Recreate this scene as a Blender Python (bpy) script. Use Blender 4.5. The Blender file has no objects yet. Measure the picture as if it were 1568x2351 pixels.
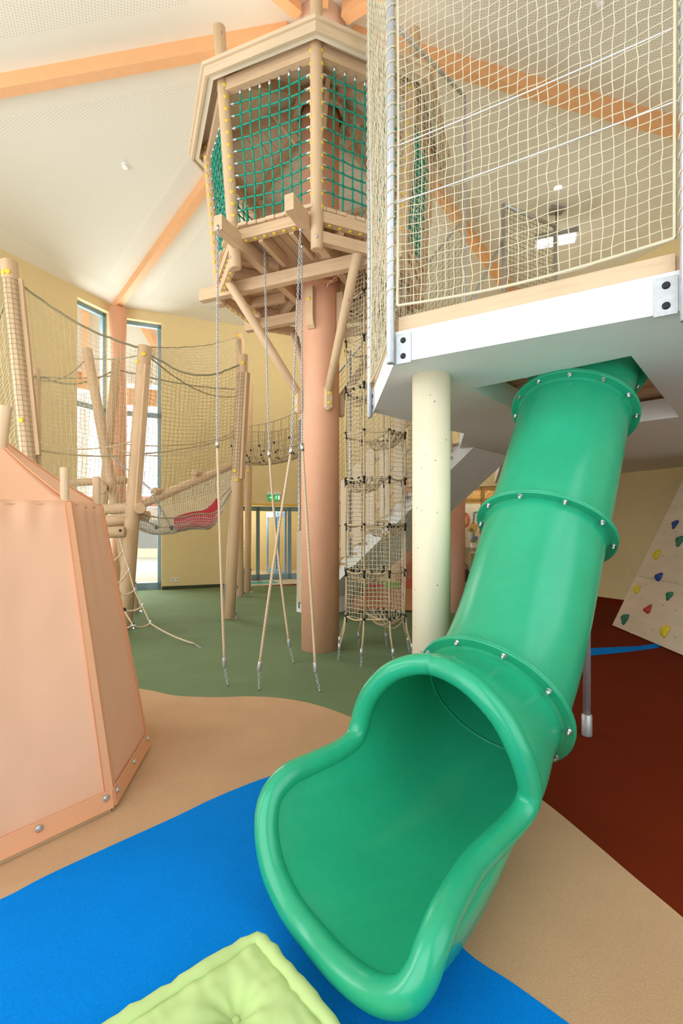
import bpy, math, random
import numpy as np
from mathutils import Vector, Matrix, geometry, noise
random.seed(7)
SC = bpy.context.scene
COL = SC.collection
PI = math.pi
V = Vector
H = 1.6                       # eye height
FPX, PX, PY = 1110.0, 784.0, 1210.0
def at(u, v, Y):              # photo pixel at depth Y -> world point
    return V(((u-PX)/FPX*Y, Y, H-(v-PY)/FPX*Y))
def fl(u, v, z=0.0):          # photo pixel on a horizontal plane
    Y = (H-z)*FPX/(v-PY)
    return V(((u-PX)/FPX*Y, Y, z))
def R(d): return math.radians(d)

# ------------------------------------------------------------------ materials
MATS = {}
def srgb(r, g, b):
    f = lambda c: (c/255/12.92) if c/255 <= .04045 else ((c/255+.055)/1.055)**2.4
    return (f(r), f(g), f(b), 1)
class NT:
    def __init__(s, name):
        m = bpy.data.materials.new(name); m.use_nodes = True
        s.m = m; s.t = m.node_tree; s.n = s.t.nodes; s.l = s.t.links
        s.b = s.n['Principled BSDF']; s.out = s.n['Material Output']
    def add(s, kind, **kw):
        n = s.n.new(kind)
        for k, v in kw.items():
            if k in n.inputs: n.inputs[k].default_value = v
            else: setattr(n, k, v)
        return n
    def link(s, a, b): s.l.new(a, b)
    def coord(s, out='Object', scale=(1, 1, 1)):
        tc = s.add('ShaderNodeTexCoord'); mp = s.add('ShaderNodeMapping')
        mp.inputs['Scale'].default_value = scale
        s.link(tc.outputs[out], mp.inputs['Vector']); return mp.outputs['Vector']
    def noise(s, vec, scale, detail=3, rough=.5):
        n = s.add('ShaderNodeTexNoise'); n.inputs['Scale'].default_value = scale
        n.inputs['Detail'].default_value = detail; n.inputs['Roughness'].default_value = rough
        s.link(vec, n.inputs['Vector']); return n.outputs['Fac']
    def ramp(s, fac, stops):
        r = s.add('ShaderNodeValToRGB'); e = r.color_ramp.elements
        while len(e) < len(stops): e.new(.5)
        for el, (p, c) in zip(e, stops): el.position = p; el.color = c
        s.link(fac, r.inputs['Fac']); return r.outputs['Color']
    def mix(s, fac, a, b, mode='MIX'):
        n = s.add('ShaderNodeMix', data_type='RGBA', blend_type=mode)
        for sock, val in ((n.inputs[0], fac), (n.inputs[6], a), (n.inputs[7], b)):
            if hasattr(val, 'is_linked'): s.link(val, sock)
            else: sock.default_value = val
        return n.outputs[2]
    def math(s, op, a, b=0.0):
        n = s.add('ShaderNodeMath', operation=op)
        for sock, val in ((n.inputs[0], a), (n.inputs[1], b)):
            if hasattr(val, 'is_linked'): s.link(val, sock)
            else: sock.default_value = val
        return n.outputs[0]
    def bump(s, h, strength=.3, dist=.01):
        b = s.add('ShaderNodeBump'); b.inputs['Strength'].default_value = strength
        b.inputs['Distance'].default_value = dist
        s.link(h, b.inputs['Height']); s.link(b.outputs['Normal'], s.b.inputs['Normal'])
    def set(s, col=None, rough=None, metal=None, spec=None):
        if col is not None:
            if hasattr(col, 'is_linked'): s.link(col, s.b.inputs['Base Color'])
            else: s.b.inputs['Base Color'].default_value = col
        if rough is not None: s.b.inputs['Roughness'].default_value = rough
        if metal is not None: s.b.inputs['Metallic'].default_value = metal
        if spec is not None: s.b.inputs['Specular IOR Level'].default_value = spec
        return s.m
def sc(c, k): return (c[0]*k, c[1]*k, c[2]*k, 1)
def plain(name, c, rough=.6, metal=0, var=.06, nscale=6, bump=0, bscale=200, spec=.4):
    t = NT(name); vec = t.coord()
    col = t.ramp(t.noise(vec, nscale), [(.3, sc(c, 1-var)), (.7, sc(c, 1+var))])
    if bump: t.bump(t.noise(vec, bscale, 2), bump, .003)
    MATS[name] = t.set(col, rough, metal, spec)
def wood(name, c, ring=.22, rough=.55, knots=True):
    t = NT(name)
    uv = t.add('ShaderNodeTexCoord').outputs['UV']
    mp = t.add('ShaderNodeMapping'); mp.inputs['Scale'].default_value = (1.2, 22, 1)
    t.link(uv, mp.inputs['Vector'])
    g = t.noise(mp.outputs['Vector'], 2.2, 4, .6)
    mp2 = t.add('ShaderNodeMapping'); mp2.inputs['Scale'].default_value = (.7, 3, 1)
    t.link(uv, mp2.inputs['Vector'])
    big = t.noise(mp2.outputs['Vector'], 2.0, 2)
    col = t.ramp(g, [(.25, sc(c, 1-ring)), (.5, c), (.75, sc(c, 1+ring*.45))])
    col = t.mix(.35, col, t.ramp(big, [(.3, sc(c, .82)), (.7, sc(c, 1.12))]))
    if knots:
        mp3 = t.add('ShaderNodeMapping'); mp3.inputs['Scale'].default_value = (3.2, 9, 1)
        t.link(uv, mp3.inputs['Vector'])
        vo = t.add('ShaderNodeTexVoronoi'); vo.inputs['Scale'].default_value = 1.0
        t.link(mp3.outputs['Vector'], vo.inputs['Vector'])
        k = t.ramp(vo.outputs['Distance'], [(.03, (1, 1, 1, 1)), (.11, (0, 0, 0, 1))])
        col = t.mix(t.math('MULTIPLY', k, .55), col, sc((c[0], c[1]*.8, c[2]*.6), .45))
    t.bump(g, .12, .004)
    MATS[name] = t.set(col, rough, 0, .3)
def rope(name, c, pitch=26, rough=.75, spec=.3):
    t = NT(name)
    uv = t.add('ShaderNodeTexCoord').outputs['UV']
    sp = t.add('ShaderNodeSeparateXYZ'); t.link(uv, sp.inputs[0])
    a = t.math('ADD', t.math('MULTIPLY', sp.outputs[0], pitch*2*PI), t.math('MULTIPLY', sp.outputs[1], 2*PI*2))
    s_ = t.math('ABSOLUTE', t.math('SINE', t.math('MULTIPLY', a, .5)))
    col = t.ramp(s_, [(0, sc(c, .55)), (.35, c), (1, sc(c, 1.12))])  # shade in the twist grooves painted into the rope colour
    t.bump(s_, .6, .004)
    MATS[name] = t.set(col, rough, 0, spec)
def carpet(name, c, c2=None):
    t = NT(name); vec = t.coord()
    n1 = t.noise(vec, 300, 2, .7); n2 = t.noise(vec, 2.2, 3)
    col = t.ramp(n1, [(.3, sc(c, .70)), (.7, sc(c, 1.28))])
    col = t.mix(.3, col, t.ramp(n2, [(.35, sc(c, .86)), (.65, sc(c, 1.12))]))
    t.bump(n1, .5, .004)
    MATS[name] = t.set(col, .95, 0, .08)

plain('wall_yellow', srgb(226, 207, 158), .85, var=.02, bump=.25, bscale=160, spec=.2)
plain('lintel_yellow', srgb(235, 190, 95), .7, var=.03)
plain('ceiling_plain', srgb(230, 227, 214), .9, var=.01, spec=.1)
plain('white_plaster', srgb(240, 239, 236), .7, var=.015, spec=.25)
plain('skirting_green', srgb(58, 68, 46), .8)
plain('column_painted_glow', srgb(252, 218, 196), .6, var=.02)  # bright glow on the column head painted into its base colour
plain('column_orange', srgb(232, 176, 143), .65, var=.03, bump=.2, bscale=90, spec=.3)
plain('beam_orange', srgb(232, 176, 126), .5, var=.03, spec=.35)
plain('frame_blue', srgb(128, 160, 180), .4)
plain('door_blue', srgb(140, 186, 228), .35)
plain('tile', srgb(205, 190, 165), .35, var=.05)
plain('terrace', srgb(225, 220, 210), .6, var=.04)
plain('metal', srgb(205, 208, 210), .38, .85, var=.05, nscale=30)
plain('chrome', srgb(215, 217, 220), .22, .95, var=.03)
plain('galv', srgb(196, 199, 203), .42, .6, var=.08, nscale=40)
plain('black_plastic', srgb(28, 28, 30), .35)
plain('white_plastic', srgb(240, 240, 238), .35)
plain('yellow_cap', srgb(238, 204, 72), .4)
plain('mat_red', srgb(180, 40, 62), .7)
plain('mat_teal', srgb(70, 160, 150), .9)
plain('grey_lamp', srgb(150, 150, 146), .5)
plain('hold_blue', srgb(38, 60, 128), .5); plain('hold_green', srgb(48, 112, 84), .5)
plain('hold_yellow', srgb(214, 190, 44), .5); plain('hold_red', srgb(176, 44, 34), .5)
plain('toy_green', srgb(126, 190, 60), .6); plain('toy_pink', srgb(220, 90, 96), .6)
plain('art_cream', srgb(238, 226, 196), .7); plain('art_red', srgb(205, 92, 66), .7)
plain('art_blue', srgb(104, 132, 150), .7); plain('art_green', srgb(140, 144, 90), .7)
plain('art_ochre', srgb(222, 178, 96), .7); plain('shelf_cream', srgb(226, 214, 178), .6)
plain('bag_dark', srgb(60, 34, 40), .8)
plain('brick_roof', srgb(214, 116, 78), .7)
plain('tent_fabric', srgb(237, 182, 147), .6, var=.02, nscale=3, bump=.08, bscale=300, spec=.3)
plain('tent_seam', srgb(226, 156, 112), .6)
plain('tent_trim', srgb(236, 170, 128), .55, var=.02, spec=.3)
plain('cushion', srgb(188, 212, 142), .8, var=.03, bump=.15, bscale=500, spec=.2)
wood('larch', srgb(214, 182, 146), .3); wood('larch_pale', srgb(216, 188, 154), .2)
wood('log', srgb(212, 180, 144), .2); wood('ply', srgb(244, 232, 210), .12, .6)
wood('birch_board', srgb(220, 200, 174), .1, .65, False); wood('oak_frame', srgb(205, 155, 90), .15)
wood('crate_wood', srgb(196, 128, 84), .15); wood('eave', srgb(218, 194, 162), .2)
rope('rope_hemp', srgb(214, 190, 158), 30); rope('rope_tan', srgb(196, 174, 138), 30)
rope('rope_green', srgb(28, 150, 124), 40, .5, .4); rope('rope_beige', srgb(222, 212, 184), 40)
plain('net_beige', srgb(216, 206, 178), .7); plain('net_dark', srgb(158, 150, 120), .75)
plain('net_white', srgb(222, 216, 206), .7); plain('wire', srgb(240, 240, 240), .4, .3)
carpet('carpet_green', srgb(114, 132, 98)); carpet('carpet_tan', srgb(198, 160, 124))
carpet('carpet_blue', srgb(0, 128, 222)); carpet('carpet_red', srgb(108, 37, 12))
def mk_special():
    # moulded polyethylene of the slide
    t = NT('slide_green'); vec = t.coord()
    c = srgb(32, 168, 124)
    col = t.ramp(t.noise(vec, 2.5, 3), [(.3, sc(c, .93)), (.7, sc(c, 1.06))])
    col = t.mix(t.math('MULTIPLY', t.noise(t.coord('Object', (1, 1, .15)), 30, 3), .10), col, srgb(110, 200, 160))
    t.bump(t.noise(vec, 260, 2), .05, .002)
    m = t.set(col, .24, 0, .5); MATS['slide_green'] = m
    # cast concrete column with pores
    t = NT('concrete_cream'); vec = t.coord('Object', (1, 1, .8))
    vo = t.add('ShaderNodeTexVoronoi'); vo.inputs['Scale'].default_value = 17
    t.link(vec, vo.inputs['Vector'])
    sp = t.add('ShaderNodeSeparateColor'); t.link(vo.outputs['Color'], sp.inputs[0])
    pick = t.math('LESS_THAN', sp.outputs[0], .8)
    pore = t.math('MULTIPLY', t.math('LESS_THAN', vo.outputs['Distance'], .075), pick)
    c = srgb(238, 226, 196)
    base = t.ramp(t.noise(t.coord('Object', (3, 3, 1)), 2.0, 3), [(.3, sc(c, .95)), (.7, sc(c, 1.03))])
    MATS['concrete_cream'] = t.set(t.mix(pore, base, srgb(110, 92, 66)), .7, 0, .25)
    # perforated acoustic ceiling (UV in metres, V = distance from the panel border)
    t = NT('ceiling_board'); uv = t.add('ShaderNodeTexCoord').outputs['UV']
    sp = t.add('ShaderNodeSeparateXYZ'); t.link(uv, sp.inputs[0])
    P = .036
    fx = t.math('SUBTRACT', t.math('FRACT', t.math('DIVIDE', sp.outputs[0], P)), .5)
    fy = t.math('SUBTRACT', t.math('FRACT', t.math('DIVIDE', sp.outputs[1], P)), .5)
    d = t.math('SQRT', t.math('ADD', t.math('MULTIPLY', fx, fx), t.math('MULTIPLY', fy, fy)))
    dot = t.math('LESS_THAN', d, .19)
    MATS['ceiling_board'] = t.set(t.mix(dot, srgb(230, 227, 214), srgb(192, 186, 170)), .9, 0, .1)
    # thin window glass
    t = NT('glass')
    tr = t.add('ShaderNodeBsdfTransparent'); tr.inputs['Color'].default_value = (.97, .985, .98, 1)
    gl = t.add('ShaderNodeBsdfGlossy'); gl.inputs['Roughness'].default_value = .02
    mx = t.add('ShaderNodeMixShader')
    mx.inputs[0].default_value = .05; t.link(tr.outputs[0], mx.inputs[1]); t.link(gl.outputs[0], mx.inputs[2])
    t.link(mx.outputs[0], t.out.inputs['Surface']); MATS['glass'] = t.m
    for nm, c, k in (('lamp_emit', (1, .97, .9, 1), 14), ('sign_green', srgb(30, 170, 90), .8), ('sign_white', (1, 1, 1, 1), 1.1)):
        t = NT(nm); t.set((.8, .8, .8, 1) if nm == 'lamp_emit' else c, .4)
        t.b.inputs['Emission Color'].default_value = c; t.b.inputs['Emission Strength'].default_value = k
        MATS[nm] = t.m
mk_special()

# ------------------------------------------------------------------ mesh builder
class MB:
    def __init__(s): s.v = []; s.f = []; s.uv = []; s.sm = []
    def _face(s, idx, uv=None, smooth=False):
        s.f.append(tuple(idx)); s.uv.extend(uv if uv else [(0, 0)]*len(idx)); s.sm.append(smooth)
    def hexa(s, c8):         # 8 corners: bottom 4 ccw then top 4; x is the long axis of uv
        b = len(s.v); s.v.extend(tuple(c) for c in c8)
        c8 = [V(c) for c in c8]
        off = random.random()*7
        for q in ((0, 3, 2, 1), (4, 5, 6, 7), (0, 1, 5, 4), (1, 2, 6, 5), (2, 3, 7, 6), (3, 0, 4, 7)):
            p = [c8[i] for i in q]
            l1 = (p[1]-p[0]).length; l2 = (p[2]-p[1]).length
            if l1 >= l2: uv = [(off, 0+off), (off+l1, off), (off+l1, off+l2), (off, off+l2)]
            else: uv = [(off, off), (off, off+l1), (off+l2, off+l1), (off+l2, off)]
            s._face([b+i for i in q], uv)
        return s
    def box(s, lo, hi):
        x0, y0, z0 = lo; x1, y1, z1 = hi
        return s.hexa([(x0, y0, z0), (x1, y0, z0), (x1, y1, z0), (x0, y1, z0), (x0, y0, z1), (x1, y0, z1), (x1, y1, z1), (x0, y1, z1)])
    def beam(s, p0, p1, w, h, up=(0, 0, 1), bev=0.0):   # rectangular bar, w sideways, h along up
        p0, p1 = V(p0), V(p1); d = (p1-p0).normalized(); side = d.cross(V(up))
        if side.length < 1e-5: side = d.cross(V((0, 1, 0)))
        side.normalize(); u = side.cross(d).normalized()
        if not bev:
            c = []
            for uu in (-h/2, h/2):
                c += [p0-side*w/2+u*uu, p0+side*w/2+u*uu, p1+side*w/2+u*uu, p1-side*w/2+u*uu]
            return s.hexa(c)
        prof = [(-w/2+bev, -h/2), (w/2-bev, -h/2), (w/2, -h/2+bev), (w/2, h/2-bev), (w/2-bev, h/2), (-w/2+bev, h/2), (-w/2, h/2-bev), (-w/2, -h/2+bev)]
        return s.sweep_prof([p0, p1], [[side*a+u*b for a, b in prof]]*2)
    def sweep_prof(s, ctr, offs, cap=True, closed=False, smooth=False):
        n = len(offs[0]); b = len(s.v); off = random.random()*7
        L = 0; per = sum((offs[0][i]-offs[0][(i+1) % n]).length for i in range(n))
        ls = []
        for i, (c, o) in enumerate(zip(ctr, offs)):
            if i: L += (V(ctr[i])-V(ctr[i-1])).length
            ls.append(L)
            for q in o: s.v.append(tuple(V(c)+q))
        m = len(ctr); rng = range(m) if closed else range(m-1)
        for i in rng:
            j = (i+1) % m; l0 = ls[i]; l1 = ls[j] if j else ls[i]+.1
            for k in range(n):
                k2 = (k+1) % n
                s._face((b+i*n+k, b+i*n+k2, b+j*n+k2, b+j*n+k),
                        [(off+l0, off+k/n*per), (off+l0, off+(k+1)/n*per), (off+l1, off+(k+1)/n*per), (off+l1, off+k/n*per)], smooth)
        if cap and not closed:
            s._face([b+k for k in range(n)][::-1], [(off+o.dot(V((1, 0, 0))), off+o.dot(V((0, .7, .7)))) for o in offs[0]][::-1])
            s._face([b+(m-1)*n+k for k in range(n)], [(off+o.dot(V((1, 0, 0))), off+o.dot(V((0, .7, .7)))) for o in offs[-1]])
        return s
    def tube(s, pts, r, n=8, closed=False, cap=True, rs=None, smooth=True, uvn=False):
        pts = [V(p) for p in pts]; m = len(pts)
        t0 = (pts[1]-pts[0]).normalized()
        a = t0.orthogonal().normalized()
        offs = []
        prev = t0
        for i in range(m):
            if closed: t = (pts[(i+1) % m]-pts[i-1]).normalized()
            elif i == 0: t = t0
            elif i == m-1: t = (pts[i]-pts[i-1]).normalized()
            else: t = ((pts[i+1]-pts[i]).normalized()+(pts[i]-pts[i-1]).normalized()).normalized()
            ax = prev.cross(t)
            if ax.length > 1e-6: a = Matrix.Rotation(prev.angle(t), 3, ax) @ a
            a = (a - t*a.dot(t)).normalized(); b = t.cross(a); prev = t
            rr = rs[i] if rs else r
            offs.append([a*math.cos(2*PI*k/n)*rr+b*math.sin(2*PI*k/n)*rr for k in range(n)])
        nuv = len(s.uv)
        s.sweep_prof(pts, offs, cap, closed, smooth)
        if uvn:  # v as turns 0..1
            per = 2*PI*(rs[0] if rs else r)*.99
            for i in range(nuv, len(s.uv)):
                uu, vv = s.uv[i]; s.uv[i] = (uu, vv/per)
        return s
    def pole(s, p0, p1, r, r1=None, n=16, bev=.012):   # round log with eased ends
        p0, p1 = V(p0), V(p1); d = (p1-p0).normalized(); r1 = r1 or r
        pts = [p0, p0+d*bev, p0.lerp(p1, .33), p0.lerp(p1, .66), p1-d*bev, p1]
        return s.tube(pts, r, n, rs=[r-bev, r, r*.67+r1*.33, r*.33+r1*.67, r1, r1-bev])
    def disc(s, c, nrm, r, t, n=12):                   # low domed cap
        c, nrm = V(c), V(nrm).normalized()
        return s.tube([c, c+nrm*t*.6, c+nrm*t], r, n, rs=[r, r*.95, r*.6])
    def ball(s, c, r, nu=10, nv=6, sx=1, sy=1, sz=1):
        c = V(c); b = len(s.v)
        for i in range(nv+1):
            th = PI*i/nv
            for j in range(nu):
                ph = 2*PI*j/nu
                s.v.append((c.x+r*sx*math.sin(th)*math.cos(ph), c.y+r*sy*math.sin(th)*math.sin(ph), c.z+r*sz*math.cos(th)))
        for i in range(nv):
            for j in range(nu):
                j2 = (j+1) % nu
                s._face((b+i*nu+j, b+(i+1)*nu+j, b+(i+1)*nu+j2, b+i*nu+j2), None, True)
        return s
    def prism(s, poly, z0, z1, holes=()):              # horizontal polygon slab with holes
        rings = [[V((p[0], p[1], 0)) for p in poly]]+[[V((p[0], p[1], 0)) for p in h] for h in holes]
        tris = geometry.tessellate_polygon(rings); allp = [p for r_ in rings for p in r_]
        b = len(s.v); n = len(allp)
        s.v.extend((p.x, p.y, z0) for p in allp); s.v.extend((p.x, p.y, z1) for p in allp)
        for t in tris:
            p = [allp[i] for i in t]
            if (p[1]-p[0]).cross(p[2]-p[0]).z < 0: t = t[::-1]
            s._face([b+n+i for i in t], [(allp[i].x, allp[i].y) for i in t])
            s._face([b+i for i in t][::-1], [(allp[i].x, allp[i].y) for i in t][::-1])
        o = 0
        for r_ in rings:
            m = len(r_)
            ar = sum(r_[i].x*r_[(i+1) % m].y-r_[(i+1) % m].x*r_[i].y for i in range(m))
            flip = (ar < 0) != (o > 0)
            for i in range(m):
                j = (i+1) % m; q = [b+o+i, b+o+j, b+n+o+j, b+n+o+i]
                L = (r_[j]-r_[i]).length
                s._face(q[::-1] if flip else q, [(0, 0), (L, 0), (L, z1-z0), (0, z1-z0)])
            o += m
        return s
    def grid(s, P, nu, nv, smooth=True):
        b = len(s.v)
        for i in range(nu+1):
            for j in range(nv+1): s.v.append(tuple(P(i/nu, j/nv)))
        for i in range(nu):
            for j in range(nv):
                a = b+i*(nv+1)+j
                s._face((a, a+nv+1, a+nv+2, a+1), [(i/nu, j/nv), ((i+1)/nu, j/nv), ((i+1)/nu, (j+1)/nv), (i/nu, (j+1)/nv)], smooth)
        return s
    def net(s, P, nu, nv, r, n=4, sub=1, wob=.0, skipu=(), skipv=(), edge=True):  # square-mesh netting over surface P(u,v)
        def pt(u, v):
            p = V(P(u, v))
            if wob:
                p += V((noise.noise(p*9), noise.noise(p*9+V((5, 1, 2))), noise.noise(p*9+V((1, 7, 3)))))*wob
            return p
        for i in range(nu+1):
            if i in skipu or (not edge and i in (0, nu)): continue
            s.tube([pt(i/nu, k/(nv*sub)) for k in range(nv*sub+1)], r, n, cap=False, uvn=True)
        for j in range(nv+1):
            if j in skipv or (not edge and j in (0, nv)): continue
            s.tube([pt(k/(nu*sub), j/nv) for k in range(nu*sub+1)], r, n, cap=False, uvn=True)
        return s
    def chain(s, pts, pitch=.024, wid=.011, r=.0033):
        pts = [V(p) for p in pts]
        L = [0]
        for a, b in zip(pts, pts[1:]): L.append(L[-1]+(b-a).length)
        nl = max(2, int(L[-1]/pitch))
        for k in range(nl):
            d = (k+.5)*L[-1]/nl; i = max(j for j in range(len(L)-1) if L[j] <= d)
            t = (pts[i+1]-pts[i]).normalized(); c = pts[i]+t*(d-L[i])
            a = t.cross(V((.3, 1, .2))).normalized(); b = t.cross(a)
            if k % 2: a, b = b, a
            hl = pitch*.78
            ring = [c+t*math.cos(q)*hl+a*math.sin(q)*wid for q in [2*PI*m/8 for m in range(8)]]
            s.tube(ring, r, 4, closed=True)
        return s
    def build(s, name, mat, parent=None, **props):
        me = bpy.data.meshes.new(name); me.from_pydata(s.v, [], s.f)
        uvl = me.uv_layers.new(name='UVMap')
        uvl.data.foreach_set('uv', np.array(s.uv, dtype=np.float32).ravel())
        me.polygons.foreach_set('use_smooth', s.sm)
        me.materials.append(MATS[mat]); me.update()
        o = bpy.data.objects.new(name, me); COL.objects.link(o)
        if parent is not None:
            o.parent = parent
            if parent.type == 'EMPTY': o.matrix_parent_inverse = Matrix.Translation(-parent.location)
        for k, v in props.items(): o[k] = v
        return o
def thing(name, label, cat, loc, group=None):
    o = bpy.data.objects.new(name, None); COL.objects.link(o); o.location = loc
    o.empty_display_size = .1
    o['label'] = label; o['category'] = cat
    if group: o['group'] = group
    return o
def tag(o, label, cat, group=None):
    o['label'] = label; o['category'] = cat
    if group: o['group'] = group
    return o
def struct(o, label=None):
    o['kind'] = 'structure'
    if label: o['label'] = label
    return o
def copy_part(o, parent, mat):      # same mesh placed by a matrix
    c = o.copy(); COL.objects.link(c); c.parent = parent
    c.matrix_parent_inverse = Matrix.Translation(-parent.location) if parent.type == 'EMPTY' else Matrix.Identity(4)
    c.matrix_basis = mat
    return c
PROTO = {}
def inst(key, parent, pos, axis, mat, scale=1.0, label=None, name=None):   # one small fitting, sharing its mesh with its likes
    z = V(axis).normalized(); x = z.orthogonal().normalized(); y = z.cross(x); p = V(pos)
    M = Matrix(((x.x, y.x, z.x, p.x), (x.y, y.y, z.y, p.y), (x.z, y.z, z.z, p.z), (0, 0, 0, 1))) @ Matrix.Scale(scale, 4)
    if (key, mat) not in PROTO:
        m = MB()
        if key == 'cap': m.disc((0, 0, 0), (0, 0, 1), 1, .5, 12)
        elif key == 'sleeve': m.tube([(0, 0, -1), (0, 0, 1)], .36, 8)
        elif key == 'knob': m.ball((0, 0, 0), 1, 9, 6)
        elif key == 'clamp': m.ball((0, 0, 0), 1, 8, 6).tube([(0, 0, .5), (0, 0, 3.6)], .62, 8)
        elif key == 'grip': m.tube([(0, 0, 0), (0, 0, 4.2)], 1, 7, rs=[1.1, .8])
        o = m.build(name or key, mat); PROTO[(key, mat)] = o.data
        o.name = name or key
    else:
        o = bpy.data.objects.new(name or key, PROTO[(key, mat)]); COL.objects.link(o)
    o.parent = parent
    if parent.type == 'EMPTY': o.matrix_parent_inverse = Matrix.Translation(-parent.location)
    o.matrix_basis = M
    if label: o['label'] = label
    return o
def spline(ctrl, n, closed=False):   # Catmull-Rom
    c = [V(p) for p in ctrl]; m = len(c); out = []
    segs = m if closed else m-1
    for i in range(segs):
        p0 = c[(i-1) % m] if closed or i else c[0]*2-c[1]
        p1, p2 = c[i], c[(i+1) % m]
        p3 = c[(i+2) % m] if closed or i < m-2 else c[-1]*2-c[-2]
        for k in range(n):
            t = k/n
            out.append(.5*((2*p1)+(p2-p0)*t+(2*p0-5*p1+4*p2-p3)*t*t+(3*p1-p0-3*p2+p3)*t**3))
    if not closed: out.append(c[-1])
    return out
def sag(a, b, d, n=12):
    a, b = V(a), V(b)
    return [a.lerp(b, k/n)-V((0, 0, d*4*(k/n)*(1-k/n))) for k in range(n+1)]
# ------------------------------------------------------------------ room shell: octagonal hall round a central column
CX, CY = -.28, 6.37
def pol(r, deg, z=0): return V((CX+r*math.cos(R(deg)), CY+r*math.sin(R(deg)), z))
RW = 7.65
ANG = [134, 90, 49.5, 6.5, -38.5, -84, -131, 179]
SIDES = ['north', 'north_east', 'east', 'south_east', 'south', 'south_west', 'west', 'north_west']
Z_EAVE, Z_TOP = 7.03, 8.28
def ceil_z(x, y):
    r = math.hypot(x-CX, y-CY); th0 = math.degrees(math.atan2(y-CY, x-CX))
    best = 9e9
    for i in range(8):
        a, b = ANG[i], ANG[(i+1) % 8]; half = ((a-b) % 360)/2; mid = a-half; dd = (th0-mid+180) % 360-180
        if abs(dd) <= half+.01: best = r*math.cos(R(dd))/(RW*math.cos(R(half)))
    return Z_TOP-(Z_TOP-Z_EAVE)*best
def ceil_hit(u, v):
    Y = 4.0
    while Y < 16:
        p = at(u, v, Y)
        if p.z >= ceil_z(p.x, p.y): return p
        Y += .02
    return p
struct(MB().prism([tuple(pol(RW+.22, a))[:2] for a in ANG][::-1], -.3, 0).build('floor', 'carpet_red'), 'dark rust red carpet floor on the right under the gallery')
def area(name, pts, z, mat, label):
    return struct(MB().prism([(p[0], p[1]) for p in pts], -.004, z).build(name, mat), label)
edge_gt = [fl(-260, 1562), fl(100, 1560), fl(318, 1582), fl(400, 1598), fl(500, 1602), fl(560, 1600), fl(620, 1602), fl(672, 1608), fl(720, 1618), fl(770, 1634), fl(815, 1652)]
edge_gt = spline([(p.x, p.y, 0) for p in edge_gt], 4)
edge_gr = spline([(.33, 3.86, 0), (.9, 4.3, 0), (1.7, 5.3, 0), (2.5, 7.0, 0), (3.3, 9.5, 0), (4.0, 13.0, 0)], 4)
area('floor_carpet', list(edge_gt)+list(edge_gr)+[V((4, 13.2, 0)), V((-7.5, 13.2, 0)), V((-8.2, 6.0, 0))], .003, 'carpet_green', 'olive green carpet around the climbing column')
edge_rt = spline([(.33, 3.86, 0), (.8, 3.42, 0), (1.05, 3.08, 0), (1.177, 2.81, 0), (1.274, 2.456, 0), (1.33, 2.22, 0), (1.394, 1.973, 0), (1.44, 1.74, 0), (1.6, 1.2, 0), (2, .4, 0), (2.4, -1.2, 0)], 4)
area('floor_carpet', list(edge_gt)+list(edge_rt)+[V((-8.2, -1.2, 0)), V((-8.2, 5.9, 0))], .006, 'carpet_tan', 'sand brown carpet path under the tent')
bl = [fl(-500, 2260), fl(-200, 2150), fl(0, 2070), fl(100, 2018), fl(250, 1948), fl(400, 1880), fl(500, 1832), fl(620, 1785), fl(720, 1762), fl(800, 1790), fl(890, 1900), fl(980, 2060), fl(1062, 2181), fl(1180, 2264), fl(1290, 2344), fl(1420, 2440)]
area('floor_carpet', spline([(p.x, p.y, 0) for p in bl], 4)+[V((.9, .6, 0)), V((.8, -.9, 0)), V((-3.4, -.9, 0)), V((-3.2, 1.0, 0))], .009, 'carpet_blue', 'bright blue carpet under the slide mouth and cushion')
st = [fl(1300, 1496), fl(1357, 1489), fl(1464, 1484), fl(1507, 1478), fl(1560, 1468), fl(1566, 1473), fl(1499, 1489), fl(1430, 1498), fl(1357, 1505), fl(1300, 1513)]
area('floor_carpet', st, .004, 'carpet_blue', 'thin blue carpet strip curving across the red floor')

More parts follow.
